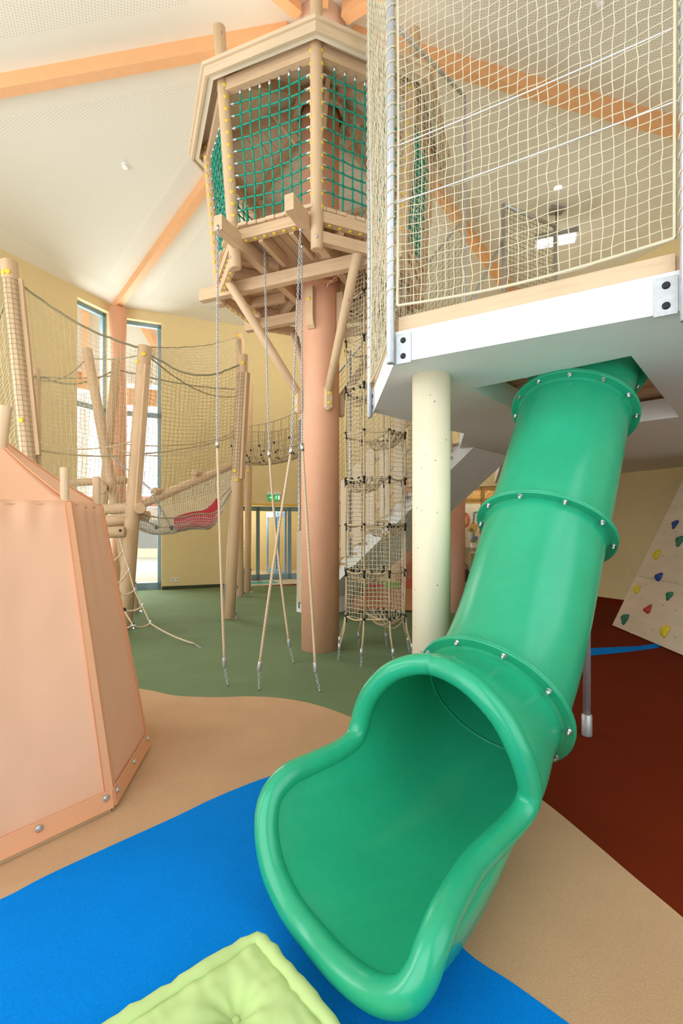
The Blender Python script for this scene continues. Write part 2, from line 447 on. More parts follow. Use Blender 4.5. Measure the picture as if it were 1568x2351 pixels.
def wall(name, a, b, z0, z1, holes=(), mat='wall_yellow', th=.32):
    a, b = V(a), V(b); d = (b-a); L = d.length; d.normalize(); nrm = V((-d.y, d.x, 0))
    mid = (a+b)/2
    if (mid+nrm-V((CX, CY, 0))).length < (mid-V((CX, CY, 0))).length: nrm = -nrm
    ss = sorted({-.12, L+.12, *[h[0] for h in holes], *[h[1] for h in holes]})
    zs = sorted({z0, z1, *[h[2] for h in holes], *[h[3] for h in holes]})
    m = MB()
    def solid(i, j):
        if i < 0 or j < 0 or i >= len(ss)-1 or j >= len(zs)-1: return False
        sm, zm = (ss[i]+ss[i+1])/2, (zs[j]+zs[j+1])/2
        return not any(h[0] < sm < h[1] and h[2] < zm < h[3] for h in holes)
    P = lambda s_, z, t: a+d*s_+nrm*t+V((0, 0, z))
    def quad(*p):
        k = len(m.v); m.v.extend(tuple(q) for q in p); m._face(range(k, k+4), [(0, 0)]*4)
    for i in range(len(ss)-1):
        for j in range(len(zs)-1):
            if not solid(i, j): continue
            s0, s1, y0, y1 = ss[i], ss[i+1], zs[j], zs[j+1]
            quad(P(s0, y0, 0), P(s1, y0, 0), P(s1, y1, 0), P(s0, y1, 0)); quad(P(s0, y0, th), P(s0, y1, th), P(s1, y1, th), P(s1, y0, th))
            if not solid(i-1, j): quad(P(s0, y0, 0), P(s0, y1, 0), P(s0, y1, th), P(s0, y0, th))
            if not solid(i+1, j): quad(P(s1, y0, 0), P(s1, y0, th), P(s1, y1, th), P(s1, y1, 0))
            if not solid(i, j-1): quad(P(s0, y0, 0), P(s0, y0, th), P(s1, y0, th), P(s1, y0, 0))
            if not solid(i, j+1): quad(P(s0, y1, 0), P(s1, y1, 0), P(s1, y1, th), P(s0, y1, th))
    o = struct(m.build(name, mat))
    return o, P, L, d, nrm
CN = [pol(RW, a) for a in ANG]
def seg(i): return CN[i], CN[(i+1) % 8]
WN = wall('wall_north', *seg(0), 0, 7.15, [(0.12, 1.10, 0, 6.78), (3.12, 5.6, 0, 2.2)])
WNE = wall('wall_north_east', *seg(1), 0, 7.15, [(3.0, 4.9, 0, 2.66)])
WE = wall('wall_east', *seg(2), 0, 7.15)
WSE = wall('wall_south_east', *seg(3), 0, 7.15)
WS = wall('wall_south', *seg(4), 0, 7.15, [(1.2, 5.2, .3, 6.5)])
WSW = wall('wall_south_west', *seg(5), 0, 7.15, [(.6, 5.4, .2, 6.6)])
WW = wall('wall_west', *seg(6), 0, 7.15, [(.6, 5.6, .2, 6.6)])
WNW = wall('wall_north_west', *seg(7), 0, 7.15, [(4.86, 5.76, 0, 6.82)])
def window(name, W, s0, s1, z0, z1, label, off=.2, muls=(), trans=(4.45,), rail=.18, fw=.09, pane='glass'):
    o, P, L, d, n = W
    m = MB()
    B = lambda a, b, w: m.beam(P(a[0], a[1], off), P(b[0], b[1], off), w, .09, up=n)
    B((s0, z0+rail/2), (s1, z0+rail/2), rail); B((s0, z1-fw/2), (s1, z1-fw/2), fw)
    B((s0+fw/2, z0), (s0+fw/2, z1), fw); B((s1-fw/2, z0), (s1-fw/2, z1), fw)
    for t in trans: B((s0, t), (s1, t), .13)
    for t in muls: B((t, z0), (t, z1), fw)
    f = struct(m.build(name, 'frame_blue'), label)
    g = MB().beam(P(s0, (z0+z1)/2, off), P(s1, (z0+z1)/2, off), z1-z0, .012, up=n)
    g.build('window_pane', pane, f)
    return f
window('window_1', WNW, 4.86, 5.76, 0, 6.82, 'tall blue-framed window left of the corner column')
window('window_2', WN, .12, 1.10, 0, 6.78, 'tall blue-framed window right of the corner column')
window('window_3', WW, .6, 5.6, .2, 6.6, 'large window behind the viewpoint on the left', muls=(2.2, 3.9))
window('window_4', WSW, .6, 5.4, .2, 6.6, 'large window behind the viewpoint', muls=(2.2, 3.8))
window('window_5', WS, 1.2, 5.2, .3, 6.5, 'large window behind the viewpoint on the right', muls=(2.6, 4.0))
# skirting
o, P, L, d, n = WN
struct(MB().beam(P(1.11, .045, -.012), P(3.1, .045, -.012), .022, .09).build('baseboard_north', 'skirting_green'), 'dark green skirting under the yellow wall')
o, P, L, d, n = WE
struct(MB().beam(P(0, .045, -.012), P(L, .045, -.012), .022, .09).build('baseboard_east', 'carpet_red'), 'dark red skirting on the right wall')
# ceiling sectors
apex = V((CX, CY, Z_TOP))
ceil_mb = MB(); pan = MB()
for i in range(8):
    a, b = seg(i); a = a.copy(); b = b.copy(); a.z = b.z = Z_EAVE
    def ext(p): q = p+(p-apex)*.06; return q
    a, b = ext(a), ext(b)
    k = len(ceil_mb.v)
    nrm = (a-apex).cross(b-apex).normalized()
    if nrm.z < 0: nrm = -nrm
    up = nrm*.1
    ceil_mb.v += [tuple(p) for p in (apex, a, b, apex+up, a+up, b+up)]
    ceil_mb._face((k, k+1, k+2)); ceil_mb._face((k+3, k+5, k+4)); ceil_mb._face((k+1, k+4, k+5, k+2))
    # perforated field, inset from beams and walls
    mid = (a+b)/2; ex = (b-a).normalized(); ey = (mid-apex).normalized()
    Lm = (mid-apex).length; half = (b-a).length/2; wdt = lambda y: half*y/Lm-.55
    y0, y1 = 1.7, Lm-.95
    c = [apex+ey*y0-ex*wdt(y0), apex+ey*y0+ex*wdt(y0), apex+ey*y1+ex*wdt(y1), apex+ey*y1-ex*wdt(y1)]
    k = len(pan.v); dn = -nrm*.004
    pan.v += [tuple(p+dn) for p in c]+[tuple(p+nrm*.02) for p in c]
    uv = [((p-apex).dot(ex), (p-apex).dot(ey)) for p in c]
    pan._face((k, k+1, k+2, k+3), uv); pan._face((k+7, k+6, k+5, k+4), uv[::-1])
    for q in range(4): pan._face((k+q, k+4+q, k+4+(q+1) % 4, k+(q+1) % 4), [(0, .9)]*4)
cl = struct(ceil_mb.build('ceiling', 'ceiling_plain'), 'cream tent-shaped ceiling rising to the central column')
pan.build('perforated_panel', 'ceiling_board', cl)
# radial beams, one object each
BL = ['beam running to the corner column between the two tall windows', 'beam hidden behind the treehouse', 'lower right beam seen through the gallery netting',
      'upper right beam crossing behind the netting', 'beam running from the hub to the upper right corner of the picture', 'beam passing over the viewpoint',
      'beam running from the hub to the top edge left of the treehouse', 'beam running to the left edge of the picture']
for i, a in enumerate(ANG):
    p0, p1 = pol(.42, a), pol(RW-.02, a)
    p0.z = ceil_z(p0.x, p0.y)-.10; p1.z = ceil_z(p1.x, p1.y)-.10
    struct(MB().beam(p0, p1, .14, .21).build('ceiling_beam', 'beam_orange'), 'orange timber ceiling '+BL[i])
# columns
def column(name, x, y, r, z1, mat, label, n=40):
    m = MB(); m.tube([(x, y, -.02), (x, y, z1*.5), (x, y, z1)], r, n, cap=True)
    return struct(m.build(name, mat), label)
column('column', CX, CY, .25, 7.35, 'column_orange', 'thick orange column carrying the treehouse')
struct(MB().tube([(CX, CY, 7.3), (CX, CY, 8.3)], .33, 40).build('column', 'column_painted_glow'), 'wide orange column head, coloured paler for the light on it, meeting the ceiling beams')
c0 = pol(RW-.28, 134)
column('column', c0.x, c0.y, .2, 6.86, 'column_orange', 'slim orange column in the corner between two tall windows', 28)
column('column', .6625, 3.57, .139, 2.72, 'concrete_cream', 'cream concrete column with pores under the gallery', 36)
column('column', 2.08, 9.22, .27, 2.72, 'column_orange', 'shaded orange column behind the cream column and slide')
column('column', 1.32, 9.85, .22, 2.72, 'column_orange', 'orange column behind the rope climbing tower')
c0 = pol(RW-.2, 49.5)
column('column', c0.x, c0.y, .2, 6.9, 'column_orange', 'orange column far behind the gallery netting', 28)

# ------------------------------------------------------------------ gallery slab with slide opening, stair soffit
ZS, ZT = 2.71, 2.92
F0, F1, F2 = V((.308, 4.685, 0)), V((.357, 3.28, 0)), V((1.745, 2.475, 0))
F3 = V((3.1, 3.26, 0)); F5, F6 = V((1.455, 5.74, 0)), V((1.66, 6.80, 0))
SLAB = [F1, F2, F3, V((7.0, 3.6, 0)), V((7.25, 7.1, 0)), V((4.66, 12.1, 0)), V((3.9, 12.3, 0)), V((2.62, 7.86, 0)), F6, F5, F0]
HOLE = [(1.04, 3.887), (1.878, 3.135), (3.40, 4.87), (2.562, 5.622)]
struct(MB().prism(SLAB, ZS, ZT, [HOLE]).build('gallery_slab', 'white_plaster'), 'white gallery slab with angled edge above the slide')
# timber deck over the opening with joists (seen from below through the hole)
dk = thing('gallery_deck', 'brown timber decking over the opening around the slide tube', 'decking', (2.2, 4.4, ZT))
e1 = (V((1.878, 3.135, 0))-V((1.04, 3.887, 0))).normalized(); e2 = V((-e1.y, e1.x, 0))
TC = V((1.99, 3.94, 0)); org = V((1.04, 3.887, 0))-e1*.25-e2*.3
pl = MB(); k = 0
while k*.125 < 3.1:
    y0 = k*.125; cy = (org+e2*(y0+.06)-TC).dot(e2); segs_ = [(0, 1.60)]
    if abs(cy) < .56:
        hx = math.sqrt(.56**2-cy*cy); cx = (TC-org).dot(e1)
        segs_ = [(0, cx-hx), (cx+hx, 1.60)]
    for s0, s1 in segs_:
        if s1-s0 > .05: pl.beam(org+e2*(y0+.06)+e1*s0+V((0, 0, ZT+.055)), org+e2*(y0+.06)+e1*s1+V((0, 0, ZT+.055)), .117, .03)
    k += 1
pl.build('plank', 'larch', dk)
for t in (.05, 1.0, 1.62, 2.25, 2.85):
    q = org+e2*t+V((0, 0, ZT+.02))
    if t == 1.0: q = q+e2*.35
    MB().beam(q+e1*.0, q+e1*1.58, .07, .05).build('joist', 'log', dk)
# ------------------------------------------------------------------ tube slide
sl = thing('tube_slide', 'green plastic tube slide with open scoop mouth on the blue carpet', 'slide', (.84, 2.725, 0))
A_, B_, C_ = V((1.776, 3.717, 2.468)), V((1.373, 3.288, 1.565)), V((.84, 2.725, .622))
nA, nB, nC = V((.36, .381, .852)).normalized(), V((.40, .415, .815)).normalized(), V((.607, .618, .5)).normalized()
D_ = A_+V((.40, .37, .85)).normalized()*.56; nD = V((.55, .42, .72)).normalized()
E_ = D_+V((.62, .45, .58)).normalized()*.6; nE = V((.75, .5, .4)).normalized()
def hermite(p0, t0, p1, t1, n):
    L = (p1-p0).length; out = []
    for k in range(n+1):
        t = k/n; h00 = 2*t**3-3*t*t+1; h10 = t**3-2*t*t+t; h01 = -2*t**3+3*t*t; h11 = t**3-t*t
        out.append(p0*h00+t0*L*h10+p1*h01+t1*L*h11)
    return out
RT, TH = .388, .014
def ringframe(n):
    e1 = V((0, 0, 1)).cross(n); e1.normalize(); return e1, n.cross(e1).normalized()
def tube_section(p0, n0, p1, n1, seam=False):
    ctr = hermite(p0, n0, p1, n1, 16); m = MB(); NS = 64
    for k, r in ((1, RT), (-1, RT-TH)):
        b = len(m.v)
        for i, c in enumerate(ctr):
            t = n0.lerp(n1, i/16).normalized(); e1, e2 = ringframe(t)
            for j in range(NS):
                a = 2*PI*j/NS; m.v.append(tuple(c+(e1*math.cos(a)+e2*math.sin(a))*r))
        for i in range(16):
            for j in range(NS):
                j2 = (j+1) % NS; q = (b+i*NS+j, b+i*NS+j2, b+(i+1)*NS+j2, b+(i+1)*NS+j)
                m._face(q if k > 0 else q[::-1], None, True)
    return m.build('tube_section', 'slide_green', sl)
tube_section(C_, nC, B_, nB); tube_section(B_, nB, A_, nA); tube_section(A_, nA, D_, nD); tube_section(D_, nD, E_, nE)
bolt_proto = MB()
bolt_proto.tube([(0, 0, 0), (0, 0, .004)], .017, 14).tube([(0, 0, .004), (0, 0, .016), (0, 0, .02)], .011, 6, rs=[.011, .011, .008], smooth=False)
bolt_proto.tube([(0, 0, .02), (0, 0, .027)], .006, 8)
proto_me = None
def flange(c, n, nb=8, ph=.1):
    global proto_me
    e1, e2 = ringframe(n); m = MB(); NS = 72
    prof = [(RT-.002, -.03), (RT+.014, -.016), (.446, -.014), (.452, -.010), (.452, -.002), (.446, .0015), (.452, .004), (.452, .012), (.446, .016), (RT+.014, .018), (RT-.002, .03)]
    for i in range(NS):
        a = 2*PI*i/NS; rad = e1*math.cos(a)+e2*math.sin(a)
        for r, h in prof: m.v.append(tuple(c+rad*r+n*h))
    q = len(prof)
    for i in range(NS):
        i2 = (i+1) % NS
        for j in range(q-1): m._face((i*q+j, i2*q+j, i2*q+j+1, i*q+j+1), None, j not in (1, 8))
    f = m.build('flange', 'slide_green', sl)
    for k in range(nb):
        a = 2*PI*k/nb+ph; rad = e1*math.cos(a)+e2*math.sin(a)
        pos = c+rad*.424-n*.014
        z = -n; x = rad; y = z.cross(x)
        mat = Matrix(((x.x, y.x, z.x, pos.x), (x.y, y.y, z.y, pos.y), (x.z, y.z, z.z, pos.z), (0, 0, 0, 1)))
        if proto_me is None:
            b = bolt_proto.build('bolt', 'chrome', f, label='silver hex bolt'); b.matrix_basis = mat; proto_me = b
        else: copy_part(proto_me, f, mat)
    return f
flange(A_, nA, 12, .23); flange(B_, nB, 10, .30); flange(C_, nC, 10, .12); flange(D_, nD, 10, .2)
# flared mouth: lofted from the last flange to the rolled lip
DX, LX = V((-.704, -.71, 0)), V((.71, -.704, 0))
LIP = [(.545, .0, .93), (.55, .145, .904), (.548, .255, .844), (.532, .341, .755), (.511, .402, .632), (.478, .424, .52), (.462, .424, .44), (.50, .414, .382),
       (.62, .406, .356), (.90, .415, .36), (1.045, .44, .368), (1.20, .47, .365), (1.30, .49, .335), (1.352, .485, .275), (1.385, .445, .215), (1.385, .335, .15), (1.37, .18, .112),
       (1.338, .005, .092), (1.325, -.152, .118), (1.312, -.28, .197), (1.28, -.369, .309), (1.225, -.408, .405), (1.12, -.417, .458), (.98, -.417, .462), (.80, -.417, .462),
       (.68, -.419, .487), (.637, -.419, .545), (.622, -.399, .641), (.608, -.348, .744), (.585, -.25, .85), (.555, -.13, .91)]
lip3 = [V((C_.x, C_.y, 0))+DX*s_+LX*l+V((0, 0, z)) for s_, l, z in LIP]
lip = spline(lip3, 6, True); NL = len(lip)
# angle on the start ring for every lip point: measured round the scoop's own profile
keyang = [90, 72, 57, 40, 20, 4, -6, -9, -12, -18, -24, -30, -35, -42, -52, -66, -78, -92, -106, -120, -133, -143, -150, -156, -163, -171, -180, -192, -208, -230, -252]
ang = []
for i in range(len(keyang)):
    a0 = keyang[i]; a1 = keyang[(i+1) % len(keyang)]
    if a1 > a0: a1 -= 360
    for k in range(6): ang.append(a0+(a1-a0)*k/6)
m = MB(); NI = 22
e1 = (LX-nC*LX.dot(nC)).normalized(); e2 = V((0, 0, 1)); e2 = (e2-nC*e2.dot(nC)-e1*e2.dot(e1)).normalized()
for side, r0 in ((0, RT-TH), (1, RT)):
    b = len(m.v)
    for i in range(NL):
        a = R(ang[i]); rad = e1*math.cos(a)+e2*math.sin(a)
        p0 = C_+rad*r0
        p1 = lip[i]
        t0 = -nC
        out = (LX*math.cos(a)+V((0, 0, 1))*math.sin(a))
        if side:
            k_ = min(1, max(0, -math.sin(a)*3))
            o2 = (out*(1-k_)+(LX*math.cos(a)*.35+DX*.25*max(0, -math.sin(a))-V((0, 0, .9)))*k_).normalized()
            p1 = p1+o2*.040
        else: p1 = p1-out*.036
        s_along = (p1-C_).dot(DX)
        up = .35 if -135 < ang[i] < -45 else 0
        t1 = (DX+V((0, 0, up*.35))).normalized() if s_along > .9 else (DX*.8+(-nC)*.2).normalized()
        for q in hermite(p0, t0, p1, t1, NI): m.v.append(tuple(q))
    w = NI+1
    for i in range(NL):
        i2 = (i+1) % NL
        for j in range(NI):
            f = (b+i*w+j, b+i*w+j+1, b+i2*w+j+1, b+i2*w+j)
            m._face(f if side == 0 else f[::-1], None, True)
ex = m.build('exit_scoop', 'slide_green', sl)
MB().tube(lip, .052, 18, closed=True).build('rolled_lip', 'slide_green', sl)
sr = []
for i in range(64):
    a = 2*PI*i/64; sr.append(C_-nC*.012+(e1*math.cos(a)+e2*math.sin(a))*(RT-TH-.003))
MB().tube(sr, .0055, 8, closed=True).build('seam_ring', 'slide_green', sl)
sp_ = MB(); x, y = 1.885, 3.715
sp_.tube([(x, y, 0), (x, y, 2.12)], .027, 20).tube([(x, y, 0), (x, y, .005), (x, y, .155), (x, y, .165)], .038, 20, rs=[.038, .038, .038, .029])
sp_.build('support_post', 'galv', sl, label='grey steel support post')

# ------------------------------------------------------------------ fabric play tent (octagonal)
tc = V((-2.25, 2.97, 0))
tn = thing('play_tent', 'peach fabric octagonal play tent on the left', 'tent', tc)
def tcor(k, r, z):
    a = R(-14.5+45*k); return tc+V((math.cos(a)*r, math.sin(a)*r, z))
TB, TT, ZB, ZTT, ZAP = 1.0, .70, .035, 1.745, 2.27
for k in range(8):
    b0, b1, t0, t1 = tcor(k, TB, ZB), tcor(k+1, TB, ZB), tcor(k, TT, ZTT), tcor(k+1, TT, ZTT)
    outn = ((b0+b1)/2-tc); outn.z = 0; outn.normalize()
    def P(u, v):
        p = (b0.lerp(b1, u)).lerp(t0.lerp(t1, u), v)
        bow = math.sin(PI*u)*math.sin(PI*min(1, v*1.02))*-.018
        fold = .006*noise.noise(V((u*5+k*9, v*6, 1)))*math.sin(PI*u)
        topf = .010*math.exp(-((1-v)*14)**2)*math.sin(u*23+k)*math.sin(PI*u)
        return p+outn*(bow+fold+topf)
    sp2 = MB().grid(P, 22, 26).build('side_panel', 'tent_fabric', tn)
    so = sp2.modifiers.new('thick', 'SOLIDIFY'); so.thickness = .004; so.offset = -1
    # stitched corner flap and hem
    hm = MB(); hm.beam(b0.lerp(b1, .01)+outn*.004+V((0, 0, .045)), b0.lerp(b1, .99)+outn*.004+V((0, 0, .045)), .006, .10, up=(t0-b0).normalized())
    hm.build('hem', 'tent_trim', sp2)
    tang = (b1-b0).normalized()
    for u0, wd in ((.008, .05), (.945, .05)):
        fp = MB(); c0_ = b0.lerp(b1, u0)+outn*.002; c1_ = t0.lerp(t1, u0)+outn*.002
        q = [c0_, c0_+tang*wd, c1_+tang*wd*.7, c1_]
        fp.hexa([*[p-outn*.004 for p in q], *[p+outn*.0045 for p in q]]); fp.build('seam_flap', 'tent_trim', sp2)
        ln = MB().tube([c0_+outn*.006, c1_+outn*.006], .0015, 5); ln.build('seam', 'tent_seam', sp2)
    for u in (.06, .5, .94):
        g = MB(); c = b0.lerp(b1, u)+outn*.008+V((0, 0, .062)) ; g.tube([c-outn*.008, c+outn*.004, c+outn*.006], .017, 16, rs=[.017, .017, .011]).tube([c, c+outn*.010], .006, 10)
        g.build('grommet', 'metal', sp2, label='metal eyelet')
    ap = tc+V((0, 0, ZAP))
    def Q(u, v):
        p = t0.lerp(t1, u).lerp(ap, v); return p-V((0, 0, .02*math.sin(PI*u)*(1-v)+.045*math.sin(PI*v)*.6))
    rf = MB().grid(Q, 10, 12).build('roof_panel', 'tent_fabric', tn)
    so = rf.modifiers.new('thick', 'SOLIDIFY'); so.thickness = .004
    rs_ = MB().tube([Q(0, v/8)+V((0, 0, .004)) for v in range(9)], .005, 5); rs_.build('seam', 'tent_trim', rf)
    MB().pole(tcor(k, TT-.035, .03), tcor(k, TT-.035, ZTT+.20), .024, n=16, bev=.003).build('pole', 'log', tn)
    MB().beam(tcor(k, TB-.04, .02), tcor(k+1, TB-.04, .02), .07, .035).build('base_rail', 'larch', tn)
a_ = at(3, 1012, 2.92); b_ = at(14, 932, 2.92)
MB().pole(a_-(b_-a_)*.6, b_, .034, n=18, bev=.003).build('roof_pole', 'log', tn)

# ------------------------------------------------------------------ lime floor cushion
cu = thing('floor_cushion', 'lime green tufted floor cushion on the blue carpet', 'cushion', (-.34, 1.23, .009))
cc = V((-.345, 1.235, 0)); S = .76/2
dx = V((.655, -.755, 0)).normalized(); dy = V((-dx.y, dx.x, 0))
tuft = [(-.185, -.185), (.185, -.185), (-.185, .185), (.185, .185)]
ZC = .125
def top(u, v):
    x, y = (u*2-1)*S*.955, (v*2-1)*S*.955
    z = ZC
    for (a, b) in tuft:
        r = math.hypot(x-a, y-b); th = math.atan2(y-b, x-a)
        z -= .045*math.exp(-(r/.055)**2)+.012*math.exp(-(r/.14)**2)*(1+.45*math.sin(th*7+a*30))
    ed = min(S*.955-abs(x), S*.955-abs(y)); z -= .024*math.exp(-ed/.016)
    z += .006*noise.noise(V((x*14, y*14, 3)))+.007*noise.noise(V((x*34, y*10, 8)))*math.exp(-ed/.10)+.006*noise.noise(V((x*10, y*34, 2)))*math.exp(-ed/.10)+.012*math.exp(-((x*x+y*y)/.03))
    return cc+dx*x+dy*y+V((0, 0, z))
cm = MB().grid(top, 84, 84)
cm.build('top_panel', 'cushion', cu)
def rim(s_, z0, z1, r):
    pts = []
    for k in range(4):
        for j in range(24):
            t = -1+2*j/24; q = [(t, -1), (1, t), (-t, 1), (-1, -t)][k]
            rr = s_*(1+.006*math.sin(j*2.1+k))
            cr = 1-.035*(abs(t)**8)
            pts.append(cc+dx*q[0]*rr*cr+dy*q[1]*rr*cr+V((0, 0, z0)))
    return pts
pp = rim(S, ZC-.028, 0, 0)
rs = [.029*(1+.16*math.sin(i*1.7)*math.sin(i*.9)) for i in range(len(pp))]
def closed_tube(mb, pts, rs):
    mb.tube(pts, .02, 12, closed=True, rs=rs)
q = MB(); closed_tube(q, pp, rs); q.build('edge_roll', 'cushion', cu)
pp2 = rim(S, .034, 0, 0); q = MB(); closed_tube(q, pp2, [.025*(1+.1*math.sin(i*1.3)) for i in range(len(pp2))]); q.build('edge_roll', 'cushion', cu)
bd = MB(); lo = rim(S*1.02, .035, 0, 0); hi = rim(S*1.02, ZC-.03, 0, 0)
nn = len(lo); bd.v = [tuple(p) for p in lo]+[tuple(p) for p in hi]
for i in range(nn): bd._face((i, (i+1) % nn, nn+(i+1) % nn, nn+i), None, True)
bd._face(range(nn)[::-1]); bd.build('side_band', 'cushion', cu)
for a, b in tuft:
    MB().ball(cc+dx*a+dy*b+V((0, 0, ZC-.052)), .014, 14, 8, sz=.55).build('button', 'cushion', cu)
# ------------------------------------------------------------------ octagonal treehouse round the orange column
th = thing('treehouse', 'octagonal timber treehouse with green rope nets round the orange column', 'treehouse', (CX, CY, 4.5))
PA = [-89+45*k for k in range(8)]
def pr(z): return 1.31+.083*(z-4.55)
def post_pt(k, z): return pol(pr(z), PA[k % 8], z)
for k in range(8):
    z1 = 7.06
    po = MB().pole(post_pt(k, 4.5), post_pt(k, z1), .066, n=20).build('post', 'log', th)
    for dk_ in (1, -1):
        for i in range(15 if k in (0, 1, 6, 7) else 0):
            z = 4.92+i*.1245
            p = post_pt(k, z); t = (post_pt(k+dk_, z)-p).normalized()
            inst('cap', po, p-t*.062, -t, 'yellow_cap', .022, 'yellow bolt cap', 'bolt_cap')
    sb = MB(); p = post_pt(k, 4.60); o_ = (p-V((CX, CY, 4.6))).normalized(); sb.ball(p+o_*.066, .016, 10, 6); sb.build('bolt', 'chrome', po)
for k in range(8):
    a, b = post_pt(k, 6.425), post_pt(k+1, 6.425)
    MB().beam(a, b, .075, .14).build('header_beam', 'larch', th)
    # rope net panel
    z0, z1, nh, nv = 4.99, 6.36, 11, 9
    def P(u, v, k=k):
        z = z0+(z1-z0)*v
        p = post_pt(k, z).lerp(post_pt(k+1, z), .07+.86*u)
        o_ = V((p.x-CX, p.y-CY, 0)).normalized()
        w = .018*math.sin(v*9+u*3+k)*math.sin(PI*u)
        w2 = .012*noise.noise(V((u*6, v*6, k*3)))
        return p+o_*(w-.01)+V((0, 0, w2-.035*math.sin(PI*u)*(.4+.6*(1-v))))
    nt = MB(); nt.net(P, nv-1, nh, .0098, 6, 2, edge=True, skipu=(0, nv-1), skipv=(0, nh))
    for i in range(1, nv-1):
        for j in range(1, nh): nt.ball(P(i/(nv-1), j/nh), .0165, 6, 4)
    npn = nt.build('rope_net', 'rope_green', th)
    if k not in (0, 6, 7): continue
    for j in range(1, nh):
        for u, s_ in ((0, -1), (1, 1)):
            p = P(u, j/nh); q = P(u*.9+.05, j/nh); d = (p-q).normalized(); inst('sleeve', npn, p-d*.004, d, 'metal', .038, 'silver rope sleeve', 'ferrule')
    for i in range(1, nv-1):
        p = P(i/(nv-1), 1); inst('sleeve', npn, p-V((0, 0, .008)), (0, 0, 1), 'metal', .038, 'silver rope sleeve', 'ferrule')
# deck
dkm = MB(); ZD = 4.90
for k in range(8):
    am = PA[k]+22.5; dr = V((math.cos(R(am)), math.sin(R(am)), 0)); tg = V((-dr.y, dr.x, 0)); C0 = V((CX, CY, 0))
    x = -.53
    while x < .53:
        xc = x+.056; r0 = max(.255, abs(xc)/math.tan(R(22.5))-.10); r1 = 1.27+random.uniform(-.02, .035)
        if r1-r0 > .05:
            zz = ZD+random.uniform(0, .004)
            dkm.beam(C0+dr*r0+tg*xc+V((0, 0, zz+.018)), C0+dr*r1+tg*xc+V((0, 0, zz+.018)), .106, .036)
        x += .114
dkm.build('deck_planks', 'larch_pale', th)
for k in range(8):
    am = PA[k]+22.5; dr = V((math.cos(R(am)), math.sin(R(am)), 0)); tg = V((-dr.y, dr.x, 0)); C0 = V((CX, CY, 4.84))
    rb = MB().beam(C0+dr*1.215-tg*.475, C0+dr*1.215+tg*.475, .085, .115).build('rim_beam', 'larch', th)
    for i in range(7 if k in (0, 5, 6, 7) else 0):
        inst('cap', rb, C0+dr*1.215+tg*(-.36+i*.12)-V((0, 0, .0575)), (0, 0, -1), 'yellow_cap', .024, 'yellow bolt cap', 'bolt_cap')
    if k != 7:   # rails joining the post feet, open on the side facing left-front
        a, b = post_pt(k, 4.63), post_pt(k+1, 4.63)
        rl = MB().beam(a.lerp(b, .03), a.lerp(b, .97), .07, .12).build('foot_rail', 'larch', th)
        for i in range(5 if k in (4, 5, 6) else 0): inst('cap', rl, a.lerp(b, .25+i*.125)-V((0, 0, .06)), (0, 0, -1), 'yellow_cap', .022, 'yellow bolt cap', 'bolt_cap')
    for xo in (-.2, .18):
        MB().beam(C0+dr*.62+tg*xo-V((0, 0, .015)), C0+dr*1.17+tg*xo-V((0, 0, .015)), .055, .13).build('joist', 'larch', th)
def cross(deg, off, r0, r1, z, w=.1, h=.16, name='bearer'):
    d = V((math.cos(R(deg)), math.sin(R(deg)), 0)); s_ = V((-d.y, d.x, 0)); c = V((CX, CY, z))+s_*off
    return MB().beam(c+d*r0, c+d*r1, w, h, bev=.006).build(name, 'larch', th)
for off in (-.42, .42):
    cross(67.5, off, -1.62, 1.42, 4.77)
    cross(-22.5, -.66 if off < 0 else .38, -1.40, 1.30, 4.60, .1, .15)
for j, a in enumerate((-67.5, 22.5, 112.5, 202.5)):
    p0 = pol(.30, a, 3.32); p1 = pol(1.19, a, 4.60)
    br = MB().pole(p0, p1, .052, .056, n=18).build('brace', 'log', th)
    d = V((math.cos(R(a)), math.sin(R(a)), 0)); bl_ = MB()
    bl_.beam(pol(.295, a, 3.10), pol(.295, a, 3.36), .095, .085, up=d, bev=.012); bl_.ball(pol(.295, a, 3.105), .045, 14, 8, sz=.8)
    f = bl_.build('brace_foot', 'larch_pale', br)
    for z in (3.16, 3.28): inst('cap', br, pol(.337, a, z), d, 'yellow_cap', .024, 'yellow bolt cap', 'bolt_cap')
for a in (-112.5, -22.5, 67.5, 157.5):
    d = V((math.cos(R(a)), math.sin(R(a)), 0)); tg = V((-d.y, d.x, 0)); m = MB()
    prof = [(0, 4.62), (.085, 4.62), (.085, 4.28), (.078, 4.21), (.055, 4.15), (.02, 4.115), (0, 4.11)]
    def cpt(s_): return [pol(.252, a)+d*x+tg*s_+V((0, 0, z)) for x, z in prof]
    q0, q1 = cpt(-.05), cpt(.05); b = len(m.v); n = len(prof); m.v += [tuple(p) for p in q0+q1]
    m._face([b+i for i in range(n)], [(p[1], p[0]) for p in prof]); m._face([b+n+i for i in range(n)][::-1], [(p[1], p[0]) for p in prof][::-1])
    for i in range(n):
        j = (i+1) % n; L = math.dist(prof[i], prof[j]); m._face((b+i, b+n+i, b+n+j, b+j), [(0, 0), (0, .1), (L, .1), (L, 0)])
    cb = m.build('corbel', 'larch', th)
    inst('cap', cb, pol(.252+.085, a, 4.46), d, 'yellow_cap', .024, 'yellow bolt cap', 'bolt_cap')
